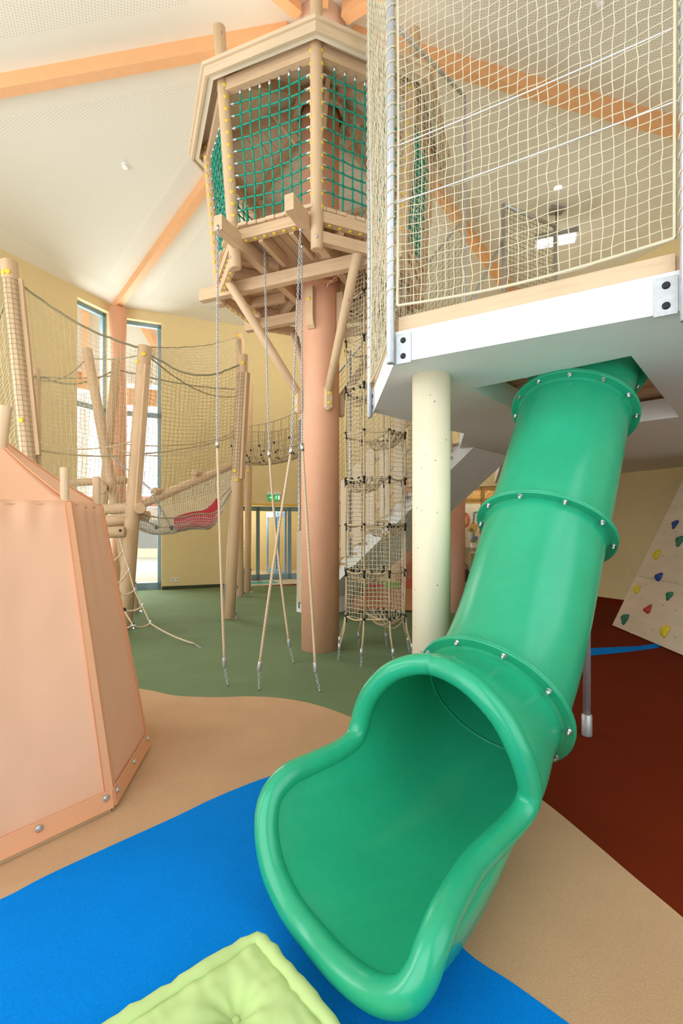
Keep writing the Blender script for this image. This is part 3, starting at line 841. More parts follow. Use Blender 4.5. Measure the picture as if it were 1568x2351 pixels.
# roof
RO, ZE = 1.69, 6.41
def octo(r, z): return [pol(r, PA[k], z) for k in range(8)]
def octring(r0, z0, r1, z1, r2, z2, r3, z3):   # closed ring profile
    m = MB()
    for k in range(8):
        a, b = PA[k], PA[(k+1) % 8]
        c = [pol(r0, a, z0), pol(r1, a, z1), pol(r2, a, z2), pol(r3, a, z3)]; d = [pol(r0, b, z0), pol(r1, b, z1), pol(r2, b, z2), pol(r3, b, z3)]
        m.hexa([c[0], c[1], d[1], d[0], c[3], c[2], d[2], d[3]])
    return m
octring(RO-.03, ZE, RO, ZE, RO+.01, ZE+.12, RO-.02, ZE+.12).build('fascia', 'eave', th)
octring(RO-.02, ZE+.09, RO+.035, ZE+.09, RO+.04, ZE+.125, RO-.02, ZE+.125).build('drip_board', 'eave', th)
octring(RO-.10, ZE+.02, RO-.032, ZE+.02, RO-.032, ZE+.05, RO-.10, ZE+.05).build('soffit_batten', 'ply', th)
rm = MB(); ZR = 7.2
for k in range(8):
    a, b = PA[k], PA[(k+1) % 8]; N = 13; r_in = .27
    for i in range(N):
        f0, f1 = i/N, (i+1)/N-.004; ra, rb = RO+.03+(r_in-RO-.03)*f0, RO+.03+(r_in-RO-.03)*f1
        za, zb = ZE+.10+(ZR-ZE-.10)*f0, ZE+.10+(ZR-ZE-.10)*f1; th_ = .028
        rm.hexa([pol(ra, a, za), pol(ra, b, za), pol(rb, b, zb), pol(rb, a, zb), pol(ra, a, za+th_), pol(ra, b, za+th_), pol(rb, b, zb+th_), pol(rb, a, zb+th_)])
rm.build('roof_boards', 'ply', th)
for k in range(8):
    MB().beam(pol(.30, PA[k], ZR-.09), pol(RO-.06, PA[k], ZE+.10), .06, .12).build('rafter', 'larch', th)
    a2, b2 = pol(.34, PA[k], 7.02), pol(.34, PA[(k+1) % 8], 7.02)
    MB().beam(a2, b2, .06, .12).build('collar_beam', 'larch', th)
    if k % 2 == 0: MB().beam(pol(.30, PA[k]+10, 6.62), pol(.62, PA[k]+10, 6.98), .05, .09).build('strut', 'larch', th)
hb = octring(1.36, 6.49, 1.42, 6.49, 1.42, 6.56, 1.36, 6.56).build('eave_plate', 'larch', th)

cbl = thing('cable_loop', 'orange and white cables looped at the top of the orange column under the treehouse', 'cable', at(757, 640, 6.1))
p_ = at(757, 648, 6.1)
MB().tube([p_+V((.10*math.cos(k*.5), -.05+.012*math.sin(k), .05*math.sin(k*.5)+.002*k)) for k in range(28)], .006, 6).build('orange_cable', 'beam_orange', cbl, label='orange cable')
MB().tube(spline([at(776, 634, 6.08), at(768, 640, 6.05), at(755, 650, 6.1), at(751, 658, 6.14)], 6), .008, 6).build('white_cable', 'white_plastic', cbl, label='white cable')
# ------------------------------------------------------------------ four climbing ropes on chains
def climbing_rope(top, knot, foot, label):
    top, knot, foot = V(top), V(knot), V(foot)
    t = thing('climbing_rope', label, 'climbing rope', foot, 'climbing ropes hanging from the treehouse')
    MB().chain([top, knot], .030, .0115, .0036).build('upper_chain', 'galv', t)
    MB().tube([top+V((0, 0, .03)), top-V((0, 0, .02))], .014, 8).build('shackle', 'chrome', t)
    lo = foot+(knot-foot).normalized()*.17+V((0, 0, .03))
    d = (knot-lo).normalized(); s_ = V((d.y, -d.x, 0)).normalized()
    pts = [knot.lerp(lo, k/14)+s_*.02*math.sin(PI*k/14)-V((.018*math.sin(PI*k/14), 0, 0)) for k in range(15)]
    MB().tube(pts, .0135, 10, uvn=True).build('rope', 'rope_hemp', t)
    MB().tube([knot+d*.03, knot-d*.05], .02, 12).build('ferrule', 'chrome', t, label='silver upper sleeve')
    MB().tube([lo-d*.02, lo-d*.01, lo+d*.07, lo+d*.08], .02, 12, rs=[.014, .021, .021, .018]).build('ferrule', 'galv', t, label='grey lower sleeve')
    MB().chain([lo-d*.02, foot+V((.03, -.02, .02))], .026, .011, .0036).build('lower_chain', 'galv', t)
    MB().tube([foot+V((.03, -.02, .0)), foot+V((.03, -.02, .03))], .010, 8).build('floor_eye', 'metal', t)
climbing_rope(at(500, 524, 4.97), at(499, 1017, 4.93), fl(517, 1574), 'climbing rope left of the other three, falling straight to the green carpet')
climbing_rope(at(607, 560, 5.55), at(618, 1040, 5.62), fl(668, 1521), 'climbing rope crossing behind another, ending nearest the orange column')
climbing_rope(at(690, 527, 5.02), at(669, 1032, 4.92), fl(589, 1584), 'climbing rope slanting left, crossing in front of another rope')
climbing_rope(at(693, 566, 5.28), at(694, 1025, 5.05), fl(727, 1588), 'climbing rope hanging in front of the orange column')
# ------------------------------------------------------------------ gallery safety netting with steel posts
ZN = 6.72
def pipe_pt(p, out): return V((p.x+out[0], p.y+out[1], 0))
oc = V((1.9, 4.6, 0))
def outward(p, k=.035): d = (p-oc); d.z = 0; d.normalize(); return V((p.x, p.y, 0))+d*k
G = [outward(F0), outward(F1), outward(F2), outward(F3), outward(F5, .0)]
gn = thing('gallery_netting', 'beige safety netting on lashed steel posts along the gallery edge', 'safety net', (F1.x, F1.y, ZT))
def lashed_post(p, z0, z1, r, name='post', lash=True, parent=gn, pitch=.095):
    o = MB().tube([(p.x, p.y, z0), (p.x, p.y, z0+.004), (p.x, p.y, z1-.004), (p.x, p.y, z1)], r, 18, rs=[r-.004, r, r, r-.004]).build(name, 'galv', parent)
    if lash:
        n = int((z1-z0-.45)/pitch*8)
        MB().tube([(p.x+math.cos(k*PI/4)*(r+.004), p.y+math.sin(k*PI/4)*(r+.004), z0+.42+k*pitch/8) for k in range(n)], .0052, 5, cap=False).build('lashing', 'net_beige', o)
    return o
lashed_post(G[0], 2.66, ZN+.02, .025); lashed_post(G[1], 2.70, ZN+.02, .027); lashed_post(G[2], 2.64, ZN+.02, .030); lashed_post(G[4], ZT, ZN+.02, .024)
lashed_post(G[3], 2.66, ZN+.02, .027)
def net_panel(a, b, z0, z1, nu, nv, r, mat='net_beige', wob=.012, ins=.05, saglow=.04, name='net', rr=.0095):
    a, b = V(a), V(b); d = (b-a).normalized(); a = a+d*ins; b = b-d*ins
    nrm = V((-d.y, d.x, 0))
    def P(u, v):
        z = z0+(z1-z0)*v
        p = a.lerp(b, u); p.z = z-saglow*math.sin(PI*u)*(1-v)
        return p+nrm*(.015*math.sin(v*5+u*2))
    m = MB().net(P, nu, nv, r, 4, 2, wob)
    for q in ([P(u/20, 0) for u in range(21)], [P(0, v/30) for v in range(31)], [P(1, v/30) for v in range(31)], [P(u/20, 1) for u in range(21)]):
        m.tube(q, rr, 5, cap=False)
    return m.build(name, mat, gn)
net_panel(G[1], G[2], 3.08, ZN, 28, 62, .0029)
net_panel(G[0], G[1], 2.98, ZN, 25, 64, .0029)
net_panel(G[0], G[4], 3.0, ZN, 26, 62, .0028)
net_panel(G[2], G[3], 3.08, ZN, 28, 62, .0029)
for a, b in ((0, 4), (0, 1), (1, 2)):
    p, q = G[a].copy(), G[b].copy(); p.z = q.z = ZN
    rl = MB().tube([p, q], .021, 14).build('top_rail', 'galv', gn)
    d = (q-p); n = int(d.length/.1*6); L = d.length; d.normalize(); s_ = d.cross(V((0, 0, 1)))
    MB().tube([p+d*(k*L/n)+s_*math.cos(k*PI/3)*.025+V((0, 0, math.sin(k*PI/3)*.025)) for k in range(n)], .0045, 4, cap=False).build('lashing', 'net_beige', rl)
for z in (3.77, 4.15):
    p, q = G[1].copy(), G[2].copy(); p.z = q.z = z; dd = (q-p).normalized()
    MB().tube(sag(p+dd*.03, q-dd*.03, .012, 8), .0042, 6).build('wire_rope', 'wire', gn)
# kerb boards and brackets
for a, b in ((F0, F1), (F1, F2), (F2, F3), (F5, F0)):
    d = (b-a).normalized(); inn = V((-d.y, d.x, 0))
    if (oc-a).dot(inn) < 0: inn = -inn
    z = V((0, 0, ZT+.05))
    MB().beam(a+inn*.035+z+d*.03, b+inn*.035+z-d*.03, .055, .10, bev=.006).build('kerb_board', 'larch_pale', gn)
def bracket(p, d, flip=1):
    d = V(d).normalized(); inn = V((-d.y, d.x, 0))
    if (oc-p).dot(inn) < 0: inn = -inn
    m = MB(); c = p+d*.07-inn*.006+V((0, 0, 2.795))
    m.beam(c-d*.05, c+d*.055, .008, .20, bev=.002); m.beam(p-inn*.012+d*.0+V((0, 0, 2.70)), p-inn*.012+V((0, 0, 2.90)), .03, .01, up=d)
    o = m.build('bracket', 'galv', gn)
    for z in (2.745, 2.85): inst('cap', o, c-inn*.002+V((0, 0, z-2.795)), -inn, 'black_plastic', .020, 'black bolt cap', 'bolt')
bracket(F1, F2-F1); bracket(F2, F1-F2); bracket(F0, F1-F0); bracket(F2, F3-F2)

# ------------------------------------------------------------------ netted frame further back on the gallery
gf = thing('netted_frame', 'tall grey net frame further back on the gallery beside the lamp', 'safety net', (2.31, 6.9, ZT))
g0, g1 = V((2.31, 6.9, ZT)), V((3.27, 7.4, ZT))
for p in (g0, g1): MB().tube([p, p+V((0, 0, 3.28))], .03, 12).build('post', 'galv', gf)
MB().tube([g0+V((0, 0, 3.28)), g1+V((0, 0, 3.28))], .03, 12).build('top_rail', 'galv', gf)
MB().net(lambda u, v: g0.lerp(g1, u)+V((0, 0, .1+3.15*v)), 16, 46, .004, 4, 1, .006).build('net', 'net_dark', gf)
MB().tube([g0+V((-.02, 0, 2.75)), V((1.6, 6.1, ZT+1.45))], .022, 10).build('handrail', 'galv', gf)
MB().tube([V((1.6, 6.1, ZT+1.45)), V((1.6, 6.1, ZT))], .022, 10).build('post', 'galv', gf)

# ------------------------------------------------------------------ staircase up to the gallery
sg = thing('staircase', 'white concrete staircase with vertical board railing behind the orange column', 'stairs', (-.77, 9.1, 0))
s0, s1 = V((-.77, 9.1, -.12)), V((1.84, 6.73, 2.71))
sd = (s1-s0); sn = V((.672, .74, 0)); W_ = 1.25
def sp(t, w=0, dz=0): return s0+sd*t+sn*w+V((0, 0, dz))
m = MB()   # sloping flight: side faces and soffit
c = [sp(.05, 0), sp(1.0, 0), sp(1.0, W_), sp(.05, W_)]
m.hexa([*c, *[p+V((0, 0, .30)) for p in c]]); m.build('flight', 'white_plaster', sg)
for i in range(15):
    t0 = i/15.6; a = sp(t0, .0); b = sp(t0, W_); z = a.z+.38
    h = V((sd.x, sd.y, 0)).normalized()
    q = [V((p.x, p.y, 0)) for p in (a, a+h*.27, b+h*.27, b)]
    MB().hexa([*[p+V((0, 0, z-.05)) for p in q], *[p+V((0, 0, z)) for p in q]]).build('step', 'larch', sg)
pb = MB().hexa([sp(-.02, -.04, .12), sp(.16, -.04, -.34), sp(.16, W_, -.34), sp(-.02, W_, .12), *[V((p.x, p.y, .30)) for p in (sp(-.02, -.04), sp(.16, -.04), sp(.16, W_), sp(-.02, W_))]])
pb.build('plinth', 'white_plaster', sg)
bo = 0
for i in range(13):
    t = .0+i*.079; p = sp(t, -.07); zb = max(.05, p.z+.30); zt = p.z+1.62
    if zt > 3.9: zt = 3.9
    h = V((sd.x, sd.y, 0)).normalized()
    x0, x1 = p, p+h*.17
    o = -sn*.03
    q = [V((x0.x, x0.y, 0)), V((x1.x, x1.y, 0)), V((x1.x, x1.y, 0))+o, V((x0.x, x0.y, 0))+o]
    sl_ = .05
    MB().hexa([*[v_+V((0, 0, zb+(sl_ if j in (1, 2) else 0))) for j, v_ in enumerate(q)], *[v_+V((0, 0, zt+(sl_ if j in (1, 2) else 0))) for j, v_ in enumerate(q)]]).build('railing_board', 'birch_board', sg)
for dz in (.55, 1.35):
    MB().beam(sp(.02, -.05, dz), sp(.97, -.05, dz), .03, .08).build('board_rail', 'larch', sg)
for (t, top_) in ((.0, 3.6), (.36, 4.6), (.72, 5.4)):
    p = sp(t, -.03); q = MB().tube([(p.x, p.y, max(.03, p.z+.2)), (p.x, p.y, top_)], .024, 12).build('handrail_post', 'galv', sg)
    n = int((top_-p.z-.6)/.1*6)
    MB().tube([(p.x+math.cos(k*PI/3)*.028, p.y+math.sin(k*PI/3)*.028, p.z+.5+k*.1/6) for k in range(n)], .004, 4, cap=False).build('lashing', 'net_dark', q)
p0 = sp(0, -.03); p1 = sp(.95, -.03); p0.z = 3.6; p1.z = 5.9
MB().tube([p0, p1], .022, 12).build('top_rail', 'galv', sg)
def Pn(u, v):
    a = sp(u*.95, -.03); zt = 3.6+(5.9-3.6)*u; zb = a.z+1.5
    return V((a.x, a.y, zb+(zt-zb)*v))
MB().net(Pn, 34, 22, .0035, 4, 1, .01).build('net', 'net_dark', sg)
MB().tube([sp(.05, .2, 1.1), sp(.95, .2, 1.1)], .02, 10).build('handrail', 'galv', sg)

# ------------------------------------------------------------------ rope climbing tower (netted shaft)
tx, ty, tr = .41, 5.97, .385
tw = thing('rope_climbing_tower', 'tall netted rope climbing shaft between the orange and cream columns', 'climbing net', (tx, ty, 0))
TA = [-112.5+45*k for k in range(8)]
def tp(k, z, r=tr, tw_=0): a = R(TA[k % 8]); return V((tx+math.cos(a)*r, ty+math.sin(a)*r, z))
ZTW = 4.62; rings = [.53, 1.08, 1.63, 2.18, 2.73, 3.28, 3.83, 4.35]
for k in range(8):
    MB().tube([tp(k, z, tr*(1+.02*math.sin(z*5+k))) for z in np.linspace(.53, ZTW, 16)], .0105, 7, uvn=True).build('upright_rope', 'rope_tan', tw)
    foot = tp(k, .16, tr*1.22); leg = MB()
    leg = MB().tube([tp(k, .53), tp(k, .36, tr*1.06), foot], .0115, 8, uvn=True).build('anchor_rope', 'rope_tan', tw)
    MB().tube([foot+V((0, 0, .05)), foot-V((0, 0, .03))], .018, 10).build('ferrule', 'galv', leg)
    g = tp(k, .003, tr*1.27); MB().chain([foot-V((0, 0, .03)), g], .024, .0105, .0034).build('anchor_chain', 'galv', leg)
for zi, z in enumerate(rings):
    pts = []
    for k in range(8):
        for q in range(4):
            a, b = tp(k, z), tp(k+1, z); f = q/4; p = a.lerp(b, f); p.z -= .03*math.sin(PI*f)*(1 if (k+zi) % 3 else .3); pts.append(p)
    rg = MB().tube(pts, .0105, 7, closed=True, uvn=True).build('ring_rope', 'rope_tan', tw)
    for k in range(8):
        p = tp(k, z); inst('clamp', rg, p, (0, 0, -1), 'black_plastic', .021, 'black rope connector', 'connector')
    # hammock-like landing filling half of the shaft
    h = zi % 2*4+1; A_ = [tp(h+k, z) for k in range(5)]
    base = (A_[0]+A_[4])/2
    wb = MB()
    for q in range(1, 6):
        f = q/6; l_ = A_[0].lerp(A_[1], f) if q < 3 else A_[0].lerp(A_[1], f); r_ = A_[4].lerp(A_[3], f)
        wb.tube(sag(l_, r_, .06+.11*(1-abs(f-.5)), 10), .009, 6, uvn=True)
    for q in range(1, 4):
        a = A_[0].lerp(A_[4], q/4); b = A_[2] if q == 2 else (A_[1] if q == 1 else A_[3])
        wb.tube(sag(a-V((0, 0, .03)), b, .13, 8), .009, 6, uvn=True)
    wb.tube(sag(A_[0], A_[4], .05, 8), .0105, 6, uvn=True)
    web = wb.build('landing_net', 'rope_tan', tw)
    for q in (1.5, 3.5):
        for (a, b) in ((A_[0], A_[1]), (A_[4], A_[3]), (A_[1], A_[2]), (A_[3], A_[2])):
            p = a.lerp(b, q/5); d = (base-p).normalized()
            inst('grip', web, p, d-V((0, 0, .7)), 'black_plastic', .0155, 'black rope connector', 'connector')
def PT(u, v):
    f = u*8; k = int(f) % 8; fr_ = f-int(f); z = .53+(ZTW-.53)*v
    p = tp(k, z, tr*.985).lerp(tp(k+1, z, tr*.985), fr_); return p
MB().net(PT, 48, 78, .0028, 4, 1, .012).build('shaft_net', 'net_beige', tw)
# netted side chute leaning outwards on the right
def PC(u, v):
    z = .95+2.0*v; a = V((tx+tr*.9+.02, ty-.12, z)); b = V((tx+tr+.17, ty+.28, z+.06))
    p = a.lerp(b, u); p.x += .03*math.sin(v*9); return p
MB().net(PC, 6, 34, .003, 4, 1, .012).build('side_net', 'net_dark', tw)
# ------------------------------------------------------------------ netted climbing course on leaning posts (left)
cf = thing('climbing_course', 'raised netted climbing course on leaning round posts before the tall windows', 'climbing frame', (-3.4, 8.0, 0))
def post(p0, p1, r0, r1, batten=None, foot=True, caps=()):
    p0, p1 = V(p0), V(p1)
    po = MB().pole(p0, p1, r0, r1, n=20).build('post', 'log', cf)
    d = (p1-p0).normalized()
    if foot:
        fm = MB(); view = V((-p0.x, -p0.y, 0)).normalized(); s_ = V((-view.y, view.x, 0))
        for k in (-1, 1):
            b0 = p0+s_*k*(r0+.004)+d*.0; fm.beam(b0, b0+d*.62, .012, .075, up=view)
        fm.beam(p0-s_*(r0+.03)+V((0, 0, .005)), p0+s_*(r0+.03)+V((0, 0, .005)), .14, .01)
        f = fm.build('foot_bracket', 'galv', po, label='grey steel foot bracket')
        for h in (.08, .55):
            for k in (-1, 1): inst('cap', f, p0+d*h+s_*k*(r0+.010), s_*k, 'black_plastic', .028, 'black bolt cap', 'bolt') if False else inst('cap', po, p0+d*h+s_*k*(r0+.010), s_*k, 'black_plastic', .028, 'black bolt cap', 'bolt')
    if batten:
        t0, t1, dirn, w = batten; dv = V(dirn).normalized()
        a, b = p0.lerp(p1, t0)+dv*(r0+.018), p0.lerp(p1, t1)+dv*(r1+.018)
        MB().beam(a, b, .05, .09, up=dv.cross(d), bev=.004).build('batten', 'larch', po)
    if caps:
        for t, dirn in caps:
            dv = V(dirn).normalized(); rr = r0+(r1-r0)*t; inst('cap', po, p0.lerp(p1, t)+dv*(rr-.004), dv, 'yellow_cap', .034, 'yellow bolt cap', 'bolt_cap')
    return po
cam = lambda p: V((-p[0], -p[1], 0)).normalized()
L1a, L1b = V((-3.765, 6.2, 0)), V((-4.335, 6.3, 5.06))
L2a, L2b = V((-3.9, 9.1, 0)), V((-4.735, 9.0, 4.92))
L3a, L3b = V((-3.4, 7.56, 0)), V((-3.01, 7.4, 4.37))
L4a, L4b = V((-4.98, 9.7, 0)), V((-4.44, 9.55, 4.9))
L5a, L5b = V((-5.66, 9.0, 0)), V((-5.70, 9.0, 4.56))
R1a, R1b = V((-1.97, 8.46, 0)), V((-1.695, 8.4, 4.59))
R2a, R2b = V((-2.33, 11.1, 0)), V((-2.36, 11.1, 6.05))
R3a, R3b = V((-2.31, 11.85, 0)), V((-2.24, 11.8, 5.1))
post(L1a, L1b, .10, .10, (.50, .955, (1, .3, 0), .05), caps=((.965, (.35, -1, 0)), (.962, (-.3, -1, 0)), (.585, (.15, -1, 0))))
post(L2a, L2b, .10, .085); post(L3a, L3b, .115, .10, (.44, .93, (.75, -.6, 0), .05), caps=((.965, (.35, -1, 0)), (.94, (-.7, -1, 0))))
post(L4a, L4b, .09, .085); post(L5a, L5b, .10, .09)
post(R1a, R1b, .10, .085, (.53, .93, (.9, -.5, 0), .05), caps=((.965, (.1, -1, 0)), (.56, (-.3, -1, 0)), (.525, (.2, -1, 0))))
post(R2a, R2b, .085, .085, (.6, .975, (.9, -.5, 0), .05), caps=((.985, (0, -1, 0)),)); post(R3a, R3b, .08, .08, caps=((.58, (0, -1, 0)),))
def along(a, b, z): return a.lerp(b, (z-a.z)/(b.z-a.z))
def netq(a0, a1, b0, b1, nu, nv, r, mat, sg_top=.12, bulge=.08, wob=.02, name='net', edge_r=.016, sg_bot=.0):
    # a0->a1 bottom edge, b0->b1 top edge
    nrm = (V(a1)-V(a0)).cross(V((0, 0, 1))).normalized()
    def P(u, v):
        lo, hi = V(a0).lerp(V(a1), u), V(b0).lerp(V(b1), u)
        p = lo.lerp(hi, v); s_ = math.sin(PI*u)
        p.z -= s_*(sg_top*v+sg_bot*(1-v)); p += nrm*(bulge*s_*math.sin(PI*min(1, v+.1)))
        return p
    m = MB().net(P, nu, nv, r, 4, 2, wob)
    e = [P(k/24, 1) for k in range(25)]
    n = m.build(name, mat, cf)
    if edge_r:
        MB().tube([p+V((0, 0, .016*noise.noise(p*14))) for p in e], edge_r, 7, uvn=True, cap=False).build('edge_rope', 'net_dark', n)
    return n
# near side: L1 - L3 - R1
netq(along(L1a, L1b, 1.75), along(L3a, L3b, 1.75), along(L1a, L1b, 4.86), along(L3a, L3b, 4.32), 25, 40, .0029, 'net_beige', .14, .05)
netq(along(L3a, L3b, 1.85), along(R1a, R1b, 2.35), along(L3a, L3b, 4.30), along(R1a, R1b, 4.46), 26, 36, .0027, 'net_dark', .30, .06, sg_bot=.05)
# far side: L5 - L4 - R3 and the tall panel L3 - R2
netq(along(L5a, L5b, 1.8), along(L4a, L4b, 1.8), along(L5a, L5b, 4.42), along(L4a, L4b, 4.72), 16, 34, .0029, 'net_beige', .22, .05)
netq(along(L4a, L4b, 2.0), along(R3a, R3b, 2.5), along(L4a, L4b, 4.72), along(R3a, R3b, 4.95), 30, 30, .0027, 'net_dark', .10, .05)
netq(along(L3a, L3b, 4.3), along(R2a, R2b, 5.35), along(L3a, L3b, 4.36), along(R2a, R2b, 5.97), 40, 9, .0042, 'net_beige', .10, .03, edge_r=.008, sg_bot=.30)
netq(along(R1a, R1b, 2.5), along(R2a, R2b, 2.7), along(R1a, R1b, 4.45), along(R2a, R2b, 5.9), 20, 36, .0027, 'net_beige', .15, .0)
netq(along(L1a, L1b, 1.2)+V((-1.9, .55, 0)), along(L1a, L1b, 1.2), along(L1a, L1b, 4.7)+V((-2.2, .7, -.3)), along(L1a, L1b, 4.75), 26, 46, .0029, 'net_beige', 1.3, .0)
netq(along(L1a, L1b, 2.0), along(L5a, L5b, 2.0), along(L1a, L1b, 4.2), along(L5a, L5b, 4.42), 30, 30, .0027, 'net_beige', .35, .0)
# net wrapped round the front left post
wp = MB()
def PW(u, v):
    z = 2.3+2.5*v; c = along(L1a, L1b, z); a = 2*PI*u
    return c+V((math.cos(a)*.107, math.sin(a)*.107, 0))
wp.net(PW, 12, 38, .0030, 4, 1, .004); wp.build('wrap_net', 'net_dark', cf)
wp = MB()
def PW2(u, v):
    z = 2.5+1.75*v; c = along(R1a, R1b, z); a = 2*PI*u
    return c+V((math.cos(a)*.10, math.sin(a)*.10, 0))
wp.net(PW2, 12, 28, .0030, 4, 1, .004); wp.build('wrap_net', 'net_dark', cf)
# ropes strung between the posts
for a, b, d, m_ in ((along(L2a, L2b, 4.75), L3b-V((0, 0, .12)), .05, 'net_dark'), (L5b-V((0, 0, .2)), along(L2a, L2b, 4.78), .20, 'net_dark'), (L5b-V((0, 0, .15)), along(L4a, L4b, 4.6), .05, 'net_dark'),
             (along(L1a, L1b, 2.62), along(L3a, L3b, 2.72), .06, 'rope_tan'), (along(L5a, L5b, 3.2), along(L3a, L3b, 2.95), .15, 'rope_tan'), (along(L3a, L3b, 2.72), along(R1a, R1b, 3.2), .05, 'rope_tan'),
             (along(L2a, L2b, 3.2), along(R3a, R3b, 4.0), .22, 'rope_tan'), (along(L2a, L2b, 3.15), along(R1a, R1b, 3.35), .35, 'rope_tan'), (L3b-V((0, 0, .1)), along(R3a, R3b, 4.9), .35, 'net_dark')):
    MB().tube(sag(a, b, d, 16), .011, 7, uvn=True).build('hand_rope', m_, cf)
# timber rails and platform logs
lg0, lg1 = V((-4.05, 9.25, 1.93)), V((-2.2, 9.75, 2.85))
MB().pole(lg0, lg1, .085, .08).build('log_rail', 'log', cf)
for t, o_ in ((.28, .10), (.66, .12)):
    p = lg0.lerp(lg1, t)+V((-.02, -.02, o_)); MB().pole(p-V((.02, .16, 0)), p+V((.1, .2, .0)), .065, .065).build('log_end', 'log', cf)
def lograil(p, q, r, name='log_rail'): MB().pole(p, q, r, r, n=18).build(name, 'log', cf)
lograil(V((-5.9, 9.3, 2.42)), V((-4.22, 9.5, 2.52)), .075)
lograil(at(214, 1172, 7.9), at(330, 1163, 8.0), .085); lograil(at(150, 1205, 7.6), at(318, 1190, 7.75), .095)
lograil(at(322, 1167, 7.32), at(322, 1163, 8.6), .085, 'log_end'); lograil(at(300, 1180, 7.9), at(342, 1186, 8.1), .09)
lograil(at(233, 1122, 8.2), at(236, 1118, 9.6), .085, 'log_end'); lograil(at(120, 1228, 6.9), at(288, 1221, 7.02), .082, 'ladder_beam')
MB().beam(at(130, 1211, 6.9), at(246, 1211, 7.0), .12, .04).build('plank', 'larch', cf)
bm_ = MB().disc(at(276, 1218, 6.93), (.3, -1, 0), .02, .015); bm_.build('bolt', 'black_plastic', cf)
# white hammock net floor with red mat
A0, A1 = along(L3a, L3b, 1.80)+V((.1, .05, 0)), along(R1a, R1b, 2.42)
B0, B1 = lg0+V((.1, 0, -.02)), lg1+V((-.05, 0, -.02))
def PH(u, v):
    p = A0.lerp(A1, u).lerp(B0.lerp(B1, u), v)
    dep = .50*math.sin(PI*v)**.8*(.95*math.sin(PI*min(1, max(0, u*1.0+.12)))**.7+.12+.75*math.exp(-((u-.80)/.22)**2))
    near = (.30*math.sin(PI*u)+.22*math.exp(-((u-.78)/.16)**2))*(1-v)**2
    return p-V((0, 0, dep+near))
hm = MB().net(PH, 46, 30, .0048, 4, 1, .016); hn = hm.build('hammock_net', 'net_white', cf)
MB().tube([PH(k/24, 0) for k in range(25)], .013, 7, uvn=True, cap=False).build('edge_rope', 'net_dark', hn)
for (u0, v0, u1, v1) in ((.98, .02, .55, .45), (.99, .5, .75, .75), (.02, .3, .32, .5)):
    a, b = PH(u0, v0), PH(u1, v1)
    MB().tube([PH(u0+(u1-u0)*k/8, v0+(v1-v0)*k/8)+V((0, 0, .012)) for k in range(9)], .013, 6, uvn=True).build('edge_rope', 'net_dark', hn)
MB().chain([along(L2a, L2b, 2.95)+V((.1, -.1, 0)), V((-3.25, 8.2, 2.25)), PH(.35, .3)+V((0, 0, .02))], .05, .02, .006).build('chain', 'galv', cf)
rope_l = MB().tube([PH(.06, .12)+V((0, 0, .05)), PH(.2, .2)+V((0, 0, .06)), PH(.5, .2)+V((0, 0, .06))], .012, 7, uvn=True); rope_l.build('hand_rope', 'rope_tan', cf)
for u in (.17, .32): inst('knob', cf, PH(u, .2)+V((0, -.01, .06)), (0, 0, 1), 'black_plastic', .04, 'black rope connector', 'connector')
for t in (.42, .6):
    p = lg0.lerp(lg1, t)-V((0, .09, .06)); MB().tube(sag(p, p+V((.18, -.35, -.34)), .05, 6), .011, 6, uvn=True).build('tie_rope', 'rope_tan', cf)
mt = tag(MB().grid(lambda u, v: PH(.38+.46*u, .22+.5*v)+V((0, 0, .02)), 20, 12).build('mat', 'mat_red'), 'red fabric mat lying in the white hammock net', 'mat')
so = mt.modifiers.new('thick', 'SOLIDIFY'); so.thickness = .03; so.offset = 1
# net tunnel running right from the posts to the stairs
T0, T1 = V((-2.28, 11.0, 3.42)), V((-.75, 10.2, 3.52))
td = (T1-T0).normalized(); ts = V((-td.y, td.x, 0))
def PU(u, v, k=1.0):
    a = PI*v; p = T0.lerp(T1, u)-V((0, 0, .10*math.sin(PI*u)))
    return p+ts*(-math.cos(a)*.36*k)+V((0, 0, .42-(.80*math.sin(a)**.55)*k))
tu = MB().net(PU, 26, 30, .0034, 4, 1, .01).build('tunnel_net', 'net_dark', cf)
hv = MB().net(lambda u, v: PU(u, v, 1.01), 9, 9, .011, 6, 3, .004); hv.build('tunnel_rope', 'rope_tan', cf)
for i in range(0, 10, 2):
    for j in (1, 2, 3, 6, 7, 8):
        inst('knob', tu, PU(i/9, j/9, 1.01), (0, 0, 1), 'black_plastic', .026, 'black rope connector', 'connector')
# rope ladder hanging from the lower beam
lt, lb = at(274, 1232, 6.98), V((-2.74, 6.77, .26))
rl_r = [at(274, 1232, 6.98), at(283, 1265, 6.95), at(296, 1308, 6.9), at(309, 1355, 6.87), at(327, 1392, 6.83), at(345, 1431, 6.78)]
rl_l = [at(200, 1240, 6.9), at(240, 1300, 6.85), at(262, 1345, 6.8), at(272, 1362, 6.78), at(285, 1400, 6.72), at(306, 1436, 6.62)]
MB().tube(spline(rl_r, 5), .0115, 8, uvn=True).build('ladder_rope', 'rope_hemp', cf)
MB().tube(spline(rl_l, 5), .0115, 8, uvn=True).build('ladder_rope', 'rope_hemp', cf)
MB().tube(sag(rl_r[-1], fl(447, 1483)+V((0, 0, .03)), .03, 10), .0115, 8, uvn=True).build('anchor_rope', 'rope_hemp', cf)
MB().tube(sag(rl_l[-1], fl(250, 1448)+V((0, 0, .03)), .03, 10), .0115, 8, uvn=True).build('anchor_rope', 'rope_hemp', cf)
MB().chain([fl(445, 1482)+V((0, 0, .03)), fl(461, 1488)], .026, .011, .0036).build('anchor_chain', 'galv', cf)
for i in range(1, 6):
    MB().tube(sag(rl_l[i], rl_r[i], .035, 10), .0115, 8, uvn=True).build('rung_rope', 'rope_hemp', cf)
